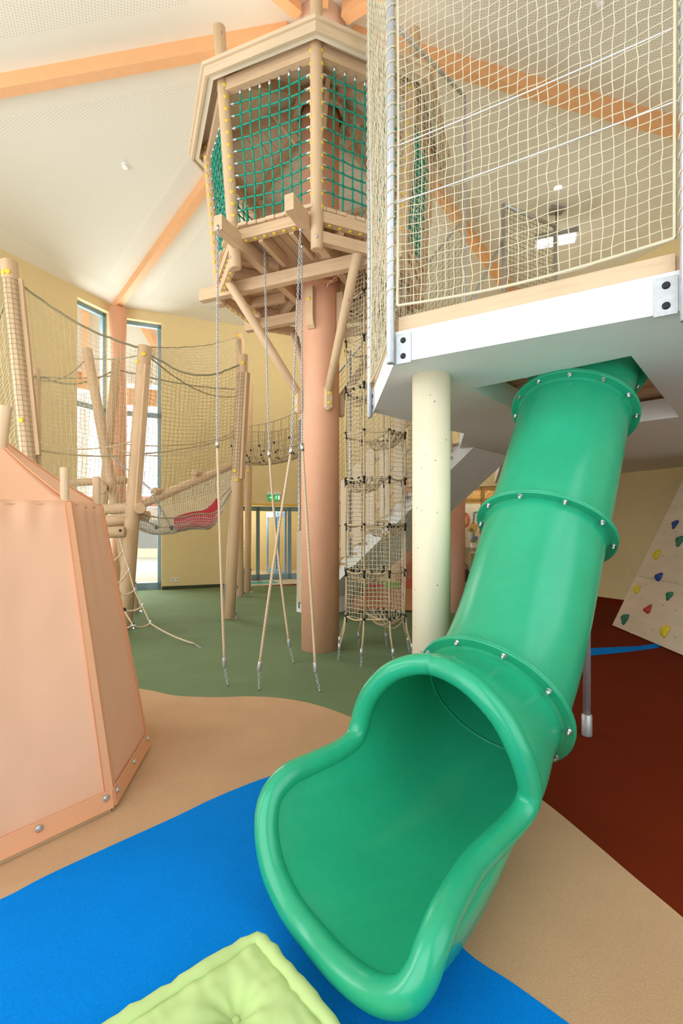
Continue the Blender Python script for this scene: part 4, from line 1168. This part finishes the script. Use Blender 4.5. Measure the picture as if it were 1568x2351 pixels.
for p in rl_r[1:]: inst('sleeve', cf, p, (0, 0, 1), 'metal', .036, 'silver rope sleeve', 'ferrule')
inst('sleeve', cf, rl_l[-1], (1, 0, 0), 'metal', .040, 'silver rope sleeve', 'ferrule'); inst('sleeve', cf, rl_r[0]+V((0, 0, .01)), (0, 0, 1), 'metal', .045, 'silver rope sleeve', 'ferrule')
for p in rl_l[3:5]: inst('knob', cf, p, (0, 0, 1), 'black_plastic', .03, 'black rope connector', 'connector')

# ------------------------------------------------------------------ climbing wall with holds
c1, c2 = V((4.36, 7.79, .02)), V((4.14, 5.2, .02)); tl = V((5.22, 7.30, 2.45))
ex_ = (c2-c1).normalized(); ey_ = (tl-c1); hgt = ey_.length; ey_ = ey_/hgt
en = ex_.cross(ey_).normalized()
if en.dot(-c1) < 0: en = -en
cw = thing('climbing_wall', 'leaning plywood climbing wall with coloured holds on the red floor', 'climbing wall', c1)
for i in range(3):
    f0, f1 = i/3+.0006, (i+1)/3-.0006
    q = [c1+ey_*hgt*f0, c1+ey_*hgt*f0+ex_*2.6, c1+ey_*hgt*f1+ex_*2.6, c1+ey_*hgt*f1]
    MB().hexa([*[p-en*.025 for p in q], *q]).build('panel', 'birch_board', cw)
hs = MB()
for i in range(7):
    for j in range(9):
        p = c1+ex_*(.15+j*.28+.05*random.random())+ey_*(.15+i*.36+.06*random.random()); hs.disc(p, en, .009, .001, 8)
hs.build('insert_hole', 'black_plastic', cw)
MB().beam(c1+ex_*.5-en*.06, c1+ex_*.5+ey_*hgt-en*.06, .08, .06, up=en).build('strut', 'larch', cw)
MB().beam(c1+ex_*2.0-en*.06, c1+ex_*2.0+ey_*hgt-en*.06, .08, .06, up=en).build('strut', 'larch', cw)
def hold(u, v, col, label, s_=1.0, rot=0):
    ray = V(((u-PX)/FPX, 1, -(v-PY)/FPX)); o = V((0, 0, H)); t = (c1-o).dot(en)/ray.dot(en); p = o+ray*t
    m = MB(); m.ball((0, 0, 0), 1, 16, 10)
    nv = []
    for q in m.v:
        q = V(q); a = math.atan2(q.y, q.x); k = 1+.18*math.sin(3*a+rot*2)+.10*math.sin(2*a+1)
        x, y, z = q.x*.062*k*s_, q.y*.075*k*s_*(1.15 if q.y < 0 else .9), max(-.1, q.z)*.045*s_*(1.1 if q.y > 0 else .75)
        cs, sn_ = math.cos(rot), math.sin(rot); x, y = x*cs-y*sn_, x*sn_+y*cs
        nv.append(tuple(p+ex_*x+ey_*y+en*(z+.004)))
    m.v = nv; m.disc(p+en*.038*s_, en, .012, .004, 10)
    m.build('climbing_hold', col, cw, label=label)
for a in ((1551, 1203, 'hold_blue', 'blue hold', .9, .3), (1562, 1241, 'hold_green', 'green hold', 1.1, .4), (1509, 1273, 'hold_yellow', 'yellow hold', 1.1, 1.2), (1513, 1325, 'hold_blue', 'blue hold', 1, 2.0),
          (1463, 1353, 'hold_yellow', 'yellow hold', 1, 1.5), (1538, 1367, 'hold_green', 'green hold', .9, .2), (1488, 1400, 'hold_red', 'red hold', 1, 2.6), (1436, 1420, 'hold_green', 'green hold', 1.2, .6), (1528, 1448, 'hold_yellow', 'yellow hold', 1.2, 1.0)):
    hold(*a)
for a in ((1500, 1180, 'hold_red', 'red hold', 1, .5),):
    pass
# ------------------------------------------------------------------ doorway recess at the back right
o, PN, LN, dN, nN = WN
def rec(s_, t, z): return PN(s_, z, t)
struct(MB().prism([tuple(rec(3.13, -.02, 0))[:2], tuple(rec(5.59, -.02, 0))[:2], tuple(rec(6.6, 4.6, 0))[:2], tuple(rec(1.6, 4.6, 0))[:2]], -.02, .010).build('floor_tile', 'tile'), 'pale tiled floor in the doorway')
m = MB()
def slabq(a, b, z0, z1, th_=.06):
    a, b = V(a), V(b); d = (b-a).normalized(); s_ = V((-d.y, d.x, 0))*th_
    m.hexa([a+V((0, 0, z0)), b+V((0, 0, z0)), b+s_+V((0, 0, z0)), a+s_+V((0, 0, z0)), a+V((0, 0, z1)), b+V((0, 0, z1)), b+s_+V((0, 0, z1)), a+s_+V((0, 0, z1))])
slabq(rec(1.6, 4.6, 0), rec(6.6, 4.6, 0), 0, 2.9); slabq(rec(1.7, .34, 0), rec(1.7, 4.6, 0), 0, 2.9); slabq(rec(6.6, .34, 0), rec(6.6, 4.6, 0), 0, 2.9)
struct(m.build('wall_hallway', 'wall_yellow'), 'beige hallway wall behind the glazed doors')
struct(MB().prism([tuple(rec(1.6, .33, 0))[:2], tuple(rec(6.65, .33, 0))[:2], tuple(rec(6.65, 4.7, 0))[:2], tuple(rec(1.6, 4.7, 0))[:2]], 2.75, 2.85).build('ceiling_hallway', 'white_plaster'))
struct(MB().beam(rec(3.12, .16, 2.225), rec(5.6, .16, 2.225), .35, .05).build('trim_1', 'lintel_yellow'), 'yellow lintel over the doorway')
dr = MB(); T = 1.25
B = lambda a, b, w: dr.beam(rec(a[0], T, a[1]), rec(b[0], T, b[1]), w, .07, up=nN)
B((2.2, 2.15), (5.9, 2.15), .14); B((2.2, .09), (5.9, .09), .18)
for s_ in (2.4, 3.84, 4.82, 5.3, 5.8): B((s_, 0), (s_, 2.2), .10)
d1 = struct(dr.build('door_1', 'frame_blue'), 'blue-grey glazed door frame in the recess')
MB().beam(rec(2.25, T, 1.1), rec(3.80, T, 1.1), 2.0, .01, up=nN).build('glass_pane', 'glass', d1)
lf = MB(); h0 = rec(4.72, T+.06, 0); ld = (dN*-.05+nN*.99).normalized()
for z in (.14, 2.02): lf.beam(h0+ld*.02+V((0, 0, z)), h0+ld*2.05+V((0, 0, z)), .05, .18)
for q in (.05, .75, 1.0, 2.0): lf.beam(h0+ld*q+V((0, 0, .05)), h0+ld*q+V((0, 0, 2.1)), .05, .09, up=ld)
lv = lf.build('door_leaf', 'door_blue', d1, label='light blue open door leaf')
MB().beam(h0+ld*.05+V((0, 0, 1.08)), h0+ld*2.0+V((0, 0, 1.08)), .01, 1.8).build('glass_pane', 'glass', lv)
ws = thing('wall_shelf', 'white wall shelf seen through the glazed door', 'shelf', rec(3.3, 4.3, 0))
MB().beam(rec(2.9, 4.4, .92), rec(4.0, 4.4, .92), .35, .05).build('shelf_board', 'white_plastic', ws)
MB().beam(rec(2.9, 4.45, 1.22), rec(4.0, 4.45, 1.22), .25, .04).build('shelf_board', 'white_plastic', ws)
MB().beam(rec(3.0, 4.5, 1.65), rec(3.9, 4.5, 1.65), .03, .75, up=(0, 0, 1)).build('back_panel', 'white_plastic', ws)
MB().beam(rec(2.92, 4.42, 1.07), rec(2.92, 4.5, 1.07), .03, .3).build('bracket', 'white_plastic', ws)
def onwall(W, u, v, t=0.0):
    o, P, L, d, n = W
    a = P(0, 0, 0); ray = V(((u-PX)/FPX, 1, -(v-PY)/FPX)); oo = V((0, 0, H)); tt = (a-oo).dot(n)/ray.dot(n); p = oo+ray*tt
    return p-n*t
p = onwall(WN, 598, 1340); p = fl(606, 1341); e = dN
tag(MB().prism([tuple(p-e*.42+nN*.0)[:2], tuple(p+e*.42)[:2], tuple(p+e*.42+nN*.5)[:2], tuple(p-e*.42+nN*.5)[:2]], .0095, .016).build('doormat', 'mat_teal'), 'teal doormat on the tiles in front of the glazed door', 'mat')
# exit sign
p = onwall(WN, 628, 1139); es = thing('exit_sign', 'lit green and white emergency exit sign above the doorway', 'sign', p)
w_ = nN*-1
def bx(c, wd, h, dp): return MB().beam(c-dN*wd/2, c+dN*wd/2, dp, h)
bx(p+w_*.04+V((0, 0, .075)), .38, .07, .08).build('housing', 'white_plastic', es)
bx(p+w_*.03-V((0, 0, .04)), .34, .15, .012).build('sign_panel', 'sign_green', es)
f = w_*.040-V((0, 0, .04))
ar = MB()   # white picture: arrow at left, running figure and door at right
ar.beam(p+f-dN*.12, p+f-dN*.06, .004, .022)
ar.hexa([p+f-dN*.06+V((0, 0, .035)), p+f-dN*.06-V((0, 0, .035)), p+f-dN*.02-V((0, 0, .001)), p+f-dN*.02+V((0, 0, .001)), *[q+w_*.003 for q in (p+f-dN*.06+V((0, 0, .035)), p+f-dN*.06-V((0, 0, .035)), p+f-dN*.02-V((0, 0, .001)), p+f-dN*.02+V((0, 0, .001)))]])
ar.beam(p+f+dN*.125-V((0, 0, .0)), p+f+dN*.125+dN*.035, .004, .11)
ar.ball(p+f+dN*.07+V((0, 0, .042)), .014, 8, 6)
for a, b in (((.07, .028), (.055, -.01)), ((.055, -.01), (.08, -.03)), ((.08, -.03), (.085, -.055)), ((.055, -.01), (.035, -.04)), ((.035, -.04), (.012, -.045)), ((.068, .022), (.095, .005)), ((.068, .022), (.04, .01))):
    ar.beam(p+f+dN*a[0]+V((0, 0, a[1])), p+f+dN*b[0]+V((0, 0, b[1])), .004, .014, up=w_)
ar.build('pictogram', 'sign_white', es, label='white arrow and running figure')
# sockets
p = onwall(WN, 401, 1330); sk = thing('wall_socket', 'white double wall socket low on the yellow wall', 'socket', p)
for k in (-1, 1):
    c = p+dN*.042*k; bx(c+w_*.006, .08, .085, .012).build('socket_plate', 'white_plastic', sk)
    MB().tube([c+w_*.012, c+w_*.014], .022, 18).build('socket_face', 'grey_lamp', sk)
# ------------------------------------------------------------------ timber-framed opening under the gallery with a painted panel and shelf behind
o, PE_, LE_, dE, nE_ = WNE
fr = MB()
for s_ in (3.0, 3.62, 4.2, 4.9): fr.beam(PE_(s_, 0, .1), PE_(s_, 2.66, .1), .10, .12, up=nE_)
for z in (2.60, 2.30): fr.beam(PE_(3.0, z, .1), PE_(4.9, z, .1), .12, .09)
fo = struct(fr.build('window_6', 'oak_frame'), 'timber-framed glazed opening behind the stairs')
MB().beam(PE_(3.0, 1.3, .1), PE_(4.9, 1.3, .1), .01, 2.5).build('window_pane', 'glass', fo)
m = MB(); slabq(PE_(2.2, 0, 1.8), PE_(5.8, 0, 1.8), 0, 3); slabq(PE_(2.2, 0, .34), PE_(2.2, 0, 1.8), 0, 3); slabq(PE_(5.8, 0, .34), PE_(5.8, 0, 1.8), 0, 3)
struct(m.build('wall_side_room', 'shelf_cream'), 'cream wall of the side room')
struct(MB().prism([tuple(PE_(2.2, 0, .3))[:2], tuple(PE_(5.8, 0, .3))[:2], tuple(PE_(5.8, 0, 2))[:2], tuple(PE_(2.2, 0, 2))[:2]], 2.8, 2.9).build('ceiling_side_room', 'white_plaster'))
struct(MB().prism([tuple(PE_(2.2, 0, .3))[:2], tuple(PE_(5.8, 0, .3))[:2], tuple(PE_(5.8, 0, 2))[:2], tuple(PE_(2.2, 0, 2))[:2]], -.05, .005).build('floor_side_room', 'tile'))
def rearp(u, v): 
    a = PE_(0, 0, 1.7); ray = V(((u-PX)/FPX, 1, -(v-PY)/FPX)); oo = V((0, 0, H)); tt = (a-oo).dot(nE_)/ray.dot(nE_); return oo+ray*tt
pt = rearp(1082, 1207); ap_ = thing('painted_panel', 'cream panel painted with bright shapes seen behind the glazed timber frame', 'picture', pt)
def flat(mat, pts, k, name='painted_shape', label=None):
    m = MB(); n = len(pts); q = [pt+dE*x+V((0, 0, z))-nE_*(.02+.004*k) for x, z in pts]; q2 = [p-nE_*.004 for p in q]
    m.v = [tuple(p) for p in q+q2]; m._face(range(n)[::-1]); m._face([n+i for i in range(n)])
    for i in range(n): m._face((i, (i+1) % n, n+(i+1) % n, n+i))
    return m.build(name, mat, ap_, **({'label': label} if label else {}))
flat('art_cream', [(-.9, -.65), (.9, -.65), (.9, .65), (-.9, .65)], 0, 'board')
circ = lambda x, z, rx, rz, n=20: [(x+rx*math.cos(2*PI*i/n), z+rz*math.sin(2*PI*i/n)) for i in range(n)]
sgn = 1 if dE.x > 0 else -1
flat('art_red', circ(-.20*sgn, .16, .17, .24), 1, label='red oval'); flat('art_ochre', circ(-.20*sgn, .14, .09, .13), 2, label='ochre oval')
flat('art_ochre', [(-.12*sgn, -.15), (.14*sgn, -.22), (.20*sgn, .02), (.02*sgn, .12)], 1, label='ochre patch'); flat('art_green', [(-.02*sgn, -.5), (.16*sgn, -.5), (.06*sgn, -.1), (-.04*sgn, -.05)], 1, label='olive patch')
flat('art_blue', [(-.02*sgn, -.42), (.18*sgn, -.45), (.2*sgn, -.32), (.02*sgn, -.3)], 2, label='blue band'); flat('art_blue', [(.04*sgn, .05), (.08*sgn, .05), (.12*sgn, .36), (.20*sgn, .38), (.2*sgn, .43), (.06*sgn, .40)], 1, label='blue curved stroke')
flat('art_red', circ(.30*sgn, -.18, .07, .08), 1, label='red dot')
dots = MB(); random.seed(3)
for i in range(90):
    c = pt+dE*random.uniform(-.85, .85)+V((0, 0, random.uniform(.68, 1.05)))-nE_*.022; dots.disc(c, -nE_, random.uniform(.008, .024), .004, 6)
dots.build('painted_dots', 'art_red', ap_)
flat('art_ochre', [(-.9, .66), (.9, .66), (.9, 1.08), (-.9, 1.08)], -.5, 'upper_board')
sh_ = rearp(1085, 1330); sf = thing('side_room_shelf', 'cream shelf unit below the painted panel', 'shelf', V((sh_.x, sh_.y, 0)))
q = V((sh_.x, sh_.y, 0))-nE_*.18
for x in (-.05, .5): MB().beam(q+dE*x*sgn+V((0, 0, 0)), q+dE*x*sgn+V((0, 0, .88)), .04, .34, up=nE_).build('side_board', 'shelf_cream', sf)
for z in (.05, .45, .86): MB().beam(q-dE*.05*sgn+V((0, 0, z)), q+dE*.5*sgn+V((0, 0, z)), .34, .04).build('shelf_board', 'shelf_cream', sf)
bgm = MB(); bgc = rearp(1071, 1345)-nE_*.45; bgc.z = .005+.34
bgm.ball(bgc-V((0, 0, .14)), .16, 16, 10, sx=1, sy=.6, sz=1.2); bgm.tube([bgc+dE*.07*math.cos(PI*i/10)+V((0, 0, .03+.16*math.sin(PI*i/10))) for i in range(11)], .012, 6)
tag(bgm.build('bag', 'bag_dark'), 'dark bag with a loop handle beside the cream shelf', 'bag')
# ------------------------------------------------------------------ crates and toys under the stairs
cr = fl(872, 1388); ct = thing('storage_box', 'orange wooden storage box under the stairs behind the rope tower', 'box', cr)
ctr_ = V((cr.x+.05, 9.35, 0))
for _ in ():
    pass
MB().box((ctr_.x-.62, 9.1, .03), (ctr_.x+.55, 9.55, .30)).build('box_body', 'crate_wood', ct)
MB().box((ctr_.x-.42, 9.12, .30), (ctr_.x+.55, 9.5, .44)).build('box_lid', 'crate_wood', ct)
tg = thing('toy_plank', 'green and pink toy board lying on the orange storage box', 'toy', V((ctr_.x-.1, 9.2, .44)))
MB().prism([(ctr_.x-.40, 9.14), (ctr_.x+.15, 9.14), (ctr_.x+.28, 9.22), (ctr_.x+.15, 9.32), (ctr_.x-.40, 9.32)], .442, .55).build('board', 'toy_green', tg)
MB().box((ctr_.x-.36, 9.128, .46), (ctr_.x-.02, 9.142, .54)).build('inlay', 'toy_pink', tg)
bk = MB().box((ctr_.x+.31, 9.14, .60), (ctr_.x+.53, 9.4, .92)); bk.box((ctr_.x+.30, 9.13, .442), (ctr_.x+.54, 9.42, .60))
tag(bk.build('toy_block', 'art_red'), 'red block standing on the right end of the storage box', 'toy')
# ------------------------------------------------------------------ ceiling fittings
def smoke(u, v, label):
    p = ceil_hit(u, v); t = thing('smoke_detector', label, 'smoke detector', p)
    p = p+V((0, 0, .03))
    MB().tube([p, p-V((0, 0, .05)), p-V((0, 0, .06))], .06, 20, rs=[.06, .06, .05]).build('base', 'white_plastic', t)
    MB().tube([p-V((0, 0, .06)), p-V((0, 0, .10)), p-V((0, 0, .11))], .042, 20, rs=[.042, .042, .03]).build('sensor_head', 'white_plastic', t)
smoke(288, 376, 'white smoke detector on the ceiling left of the treehouse')
smoke(1380, 1, 'white smoke detector at the top edge above the gallery netting')
p = ceil_hit(1281, 428); dl = thing('downlight', 'small bright round downlight in the ceiling behind the netting', 'light', p)
p = p+V((0, 0, .02))
MB().tube([p, p-V((0, 0, .045))], .075, 22).build('trim_ring', 'white_plastic', dl)
MB().tube([p-V((0, 0, .045)), p-V((0, 0, .055))], .05, 20).build('lens', 'lamp_emit', dl)
p = ceil_hit(1277, 479); pd = thing('pendant_lamp', 'grey pendant floodlight with two square bright panels behind the netting', 'light', p)
MB().box((p.x-.13, p.y-.1, p.z-.06), (p.x+.13, p.y+.1, p.z+.06)).build('ceiling_box', 'grey_lamp', pd)
q = at(1276, 552, p.y); MB().tube([(p.x, p.y, p.z-.05), (q.x, q.y, q.z+.05)], .008, 6).build('cable', 'black_plastic', pd)
dq = V((.35, .94, 0)); sq = V((.94, -.35, 0))
hd = MB().beam(q-sq*.36+V((0, 0, .04)), q+sq*.36+V((0, 0, .04)), .34, .10).build('lamp_housing', 'grey_lamp', pd)
for k in (-1, 1):
    c = q+sq*.18*k-V((0, 0, .018)); MB().beam(c-sq*.14, c+sq*.14, .28, .02).build('lamp_panel', 'lamp_emit', pd)

# ------------------------------------------------------------------ outside: terrace, pergola, neighbour
o, PW_, LW_, dW, nW = WNW
struct(MB().prism([(-30, 4), (-6.2, 12.4), (-4, 12.9), (4, 15.5), (4, 45), (-40, 45)], -.12, -.02).build('terrace', 'terrace'), 'pale paved terrace outside the windows')
pg = thing('pergola', 'orange timber eaves canopy outside the tall windows', 'pergola', (-8, 15, 0))
for (a, b, z, w) in ((V((-11.2, 12.6, 0)), V((-7.6, 16.6, 0)), 6.35, .5), (V((-7.6, 16.6, 0)), V((-2.0, 18.2, 0)), 6.1, .55)):
    MB().beam(a+V((0, 0, z)), b+V((0, 0, z)), .18, w).build('eaves_beam', 'beam_orange', pg)
for a, b in ((V((-6.3, 11.9, 7.0)), V((-8.6, 16.2, 6.45))), (V((-6.8, 10.6, 7.0)), V((-10.4, 13.7, 6.45))), (V((-5.2, 12.6, 7.0)), V((-5.8, 17.4, 6.5))), (V((-6.55, 11.2, 7.0)), V((-9.6, 14.8, 6.45)))):
    MB().beam(a, b, .16, .28).build('rafter', 'beam_orange', pg)
MB().hexa([(-6.2, 12.2, 7.22), (-7.9, 6.7, 7.22), (-12.2, 10.8, 6.75), (-7.9, 17.3, 6.75), (-6.2, 12.2, 7.28), (-7.9, 6.7, 7.28), (-12.2, 10.8, 6.8), (-7.9, 17.3, 6.8)]).build('soffit_board', 'ceiling_plain', pg)
MB().hexa([(-6.0, 12.3, 7.22), (-7.9, 17.3, 6.75), (-1.6, 18.8, 6.75), (-.2, 14.4, 7.22), (-6.0, 12.3, 7.28), (-7.9, 17.3, 6.8), (-1.6, 18.8, 6.8), (-.2, 14.4, 7.28)]).build('soffit_board', 'ceiling_plain', pg)
for x, y in ((-9.1, 17.0), (-10.6, 12.9)):
    MB().tube([(x, y, -.02), (x, y, 6.3)], .22, 20).build('column', 'white_plaster', pg)  # white stands in for the bright outdoor haze on these columns
nh = thing('neighbour_house', 'low pale neighbour house with an orange roof edge outside', 'house', (-10, 26, 0))
MB().box((-20, 24, -.02), (-6, 30, 2.55)).build('wall', 'white_plaster', nh)
MB().hexa([(-20.5, 23.5, 2.6), (-5.5, 23.5, 2.6), (-5.5, 27, 3.1), (-20.5, 27, 3.1), (-20.5, 23.5, 2.8), (-5.5, 23.5, 2.8), (-5.5, 27, 3.3), (-20.5, 27, 3.3)]).build('roof', 'brick_roof', nh)
for u in (344,):
    c = at(u, 1262, 23.97); wf = MB().box((c.x-.85, 23.9, .1), (c.x+.75, 23.99, 2.2)).build('window_frame', 'art_cream', nh)
    MB().box((c.x-.55, 23.88, .55), (c.x+.5, 23.9, 1.9)).build('window_pane', 'grey_lamp', wf)

# ------------------------------------------------------------------ light
w = bpy.data.worlds.new('World'); SC.world = w; w.use_nodes = True
bg = w.node_tree.nodes['Background']; bg.inputs[0].default_value = (.93, .97, 1, 1); bg.inputs[1].default_value = 3.2
def winlight(name, W, s0, s1, z0, z1, power, up=0, col=(.96, .98, 1)):
    o, P, L, d, n = W
    ld = bpy.data.lights.new(name, 'AREA'); ld.shape = 'RECTANGLE'; ld.size = s1-s0; ld.size_y = z1-z0; ld.energy = power; ld.color = col
    ob = bpy.data.objects.new(name, ld); COL.objects.link(ob)
    c = P((s0+s1)/2, (z0+z1)/2, .45); inward = (-n+V((0, 0, up))).normalized()
    ob.matrix_world = Matrix.Translation(c) @ inward.to_track_quat('-Z', 'Y').to_matrix().to_4x4()
    return ob
winlight('daylight', WW, .7, 5.5, .4, 6.5, 440, .3)
winlight('daylight', WSW, .7, 5.3, .4, 6.5, 165, .25)
winlight('daylight', WS, 1.3, 5.1, .4, 6.4, 45)
winlight('daylight', WNW, 4.9, 5.72, .2, 6.5, 200)
winlight('daylight', WN, .16, 1.02, .2, 6.6, 200)
def lamp(name, p, power, size=.15, kind='POINT', col=(1, .93, .82)):
    ld = bpy.data.lights.new(name, kind); ld.energy = power; ld.color = col
    if kind == 'POINT': ld.shadow_soft_size = size
    else: ld.size = size
    ob = bpy.data.objects.new(name, ld); COL.objects.link(ob); ob.location = p; return ob
pp_ = bpy.data.objects['pendant_lamp'].location
lamp('hall_glow', (q.x, q.y, q.z-.25), 22, .2)
lamp('hallway_lamp', rec(4.0, 2.9, 2.5), 150, .3); lamp('added_uplight', (CX-.62, CY-.55, 7.4), 4.5, .1); lamp('added_uplight', (CX+.6, CY-.55, 7.4), 4.5, .1); lamp('hall_glow', (-.46, 10.6, 6.2), 150, .25); lamp('side_room_lamp', PE_(4, 2.5, 1.0), 14, .2)  # uplights and the light behind the orange column are unseen, added for brightness
# ------------------------------------------------------------------ camera and output
cd = bpy.data.cameras.new('Camera'); cd.sensor_fit = 'HORIZONTAL'; cd.sensor_width = 36; cd.lens = FPX/1568*36
cd.shift_y = (PY-2351/2)/1568; cd.clip_start = .05; cd.clip_end = 200
co = bpy.data.objects.new('Camera', cd); COL.objects.link(co); co.location = (0, 0, H); co.rotation_euler = (PI/2, 0, 0)
SC.camera = co
SC.view_settings.view_transform = 'Standard'; SC.view_settings.look = 'None'; SC.view_settings.gamma = 1; SC.view_settings.use_curve_mapping = False
SC.view_settings.exposure = -0.42
cy_ = SC.cycles
cy_.use_denoising = True; cy_.max_bounces = 10; cy_.diffuse_bounces = 5; cy_.glossy_bounces = 3; cy_.transparent_max_bounces = 12
cy_.sample_clamp_indirect = 6; cy_.caustics_reflective = False; cy_.caustics_refractive = False
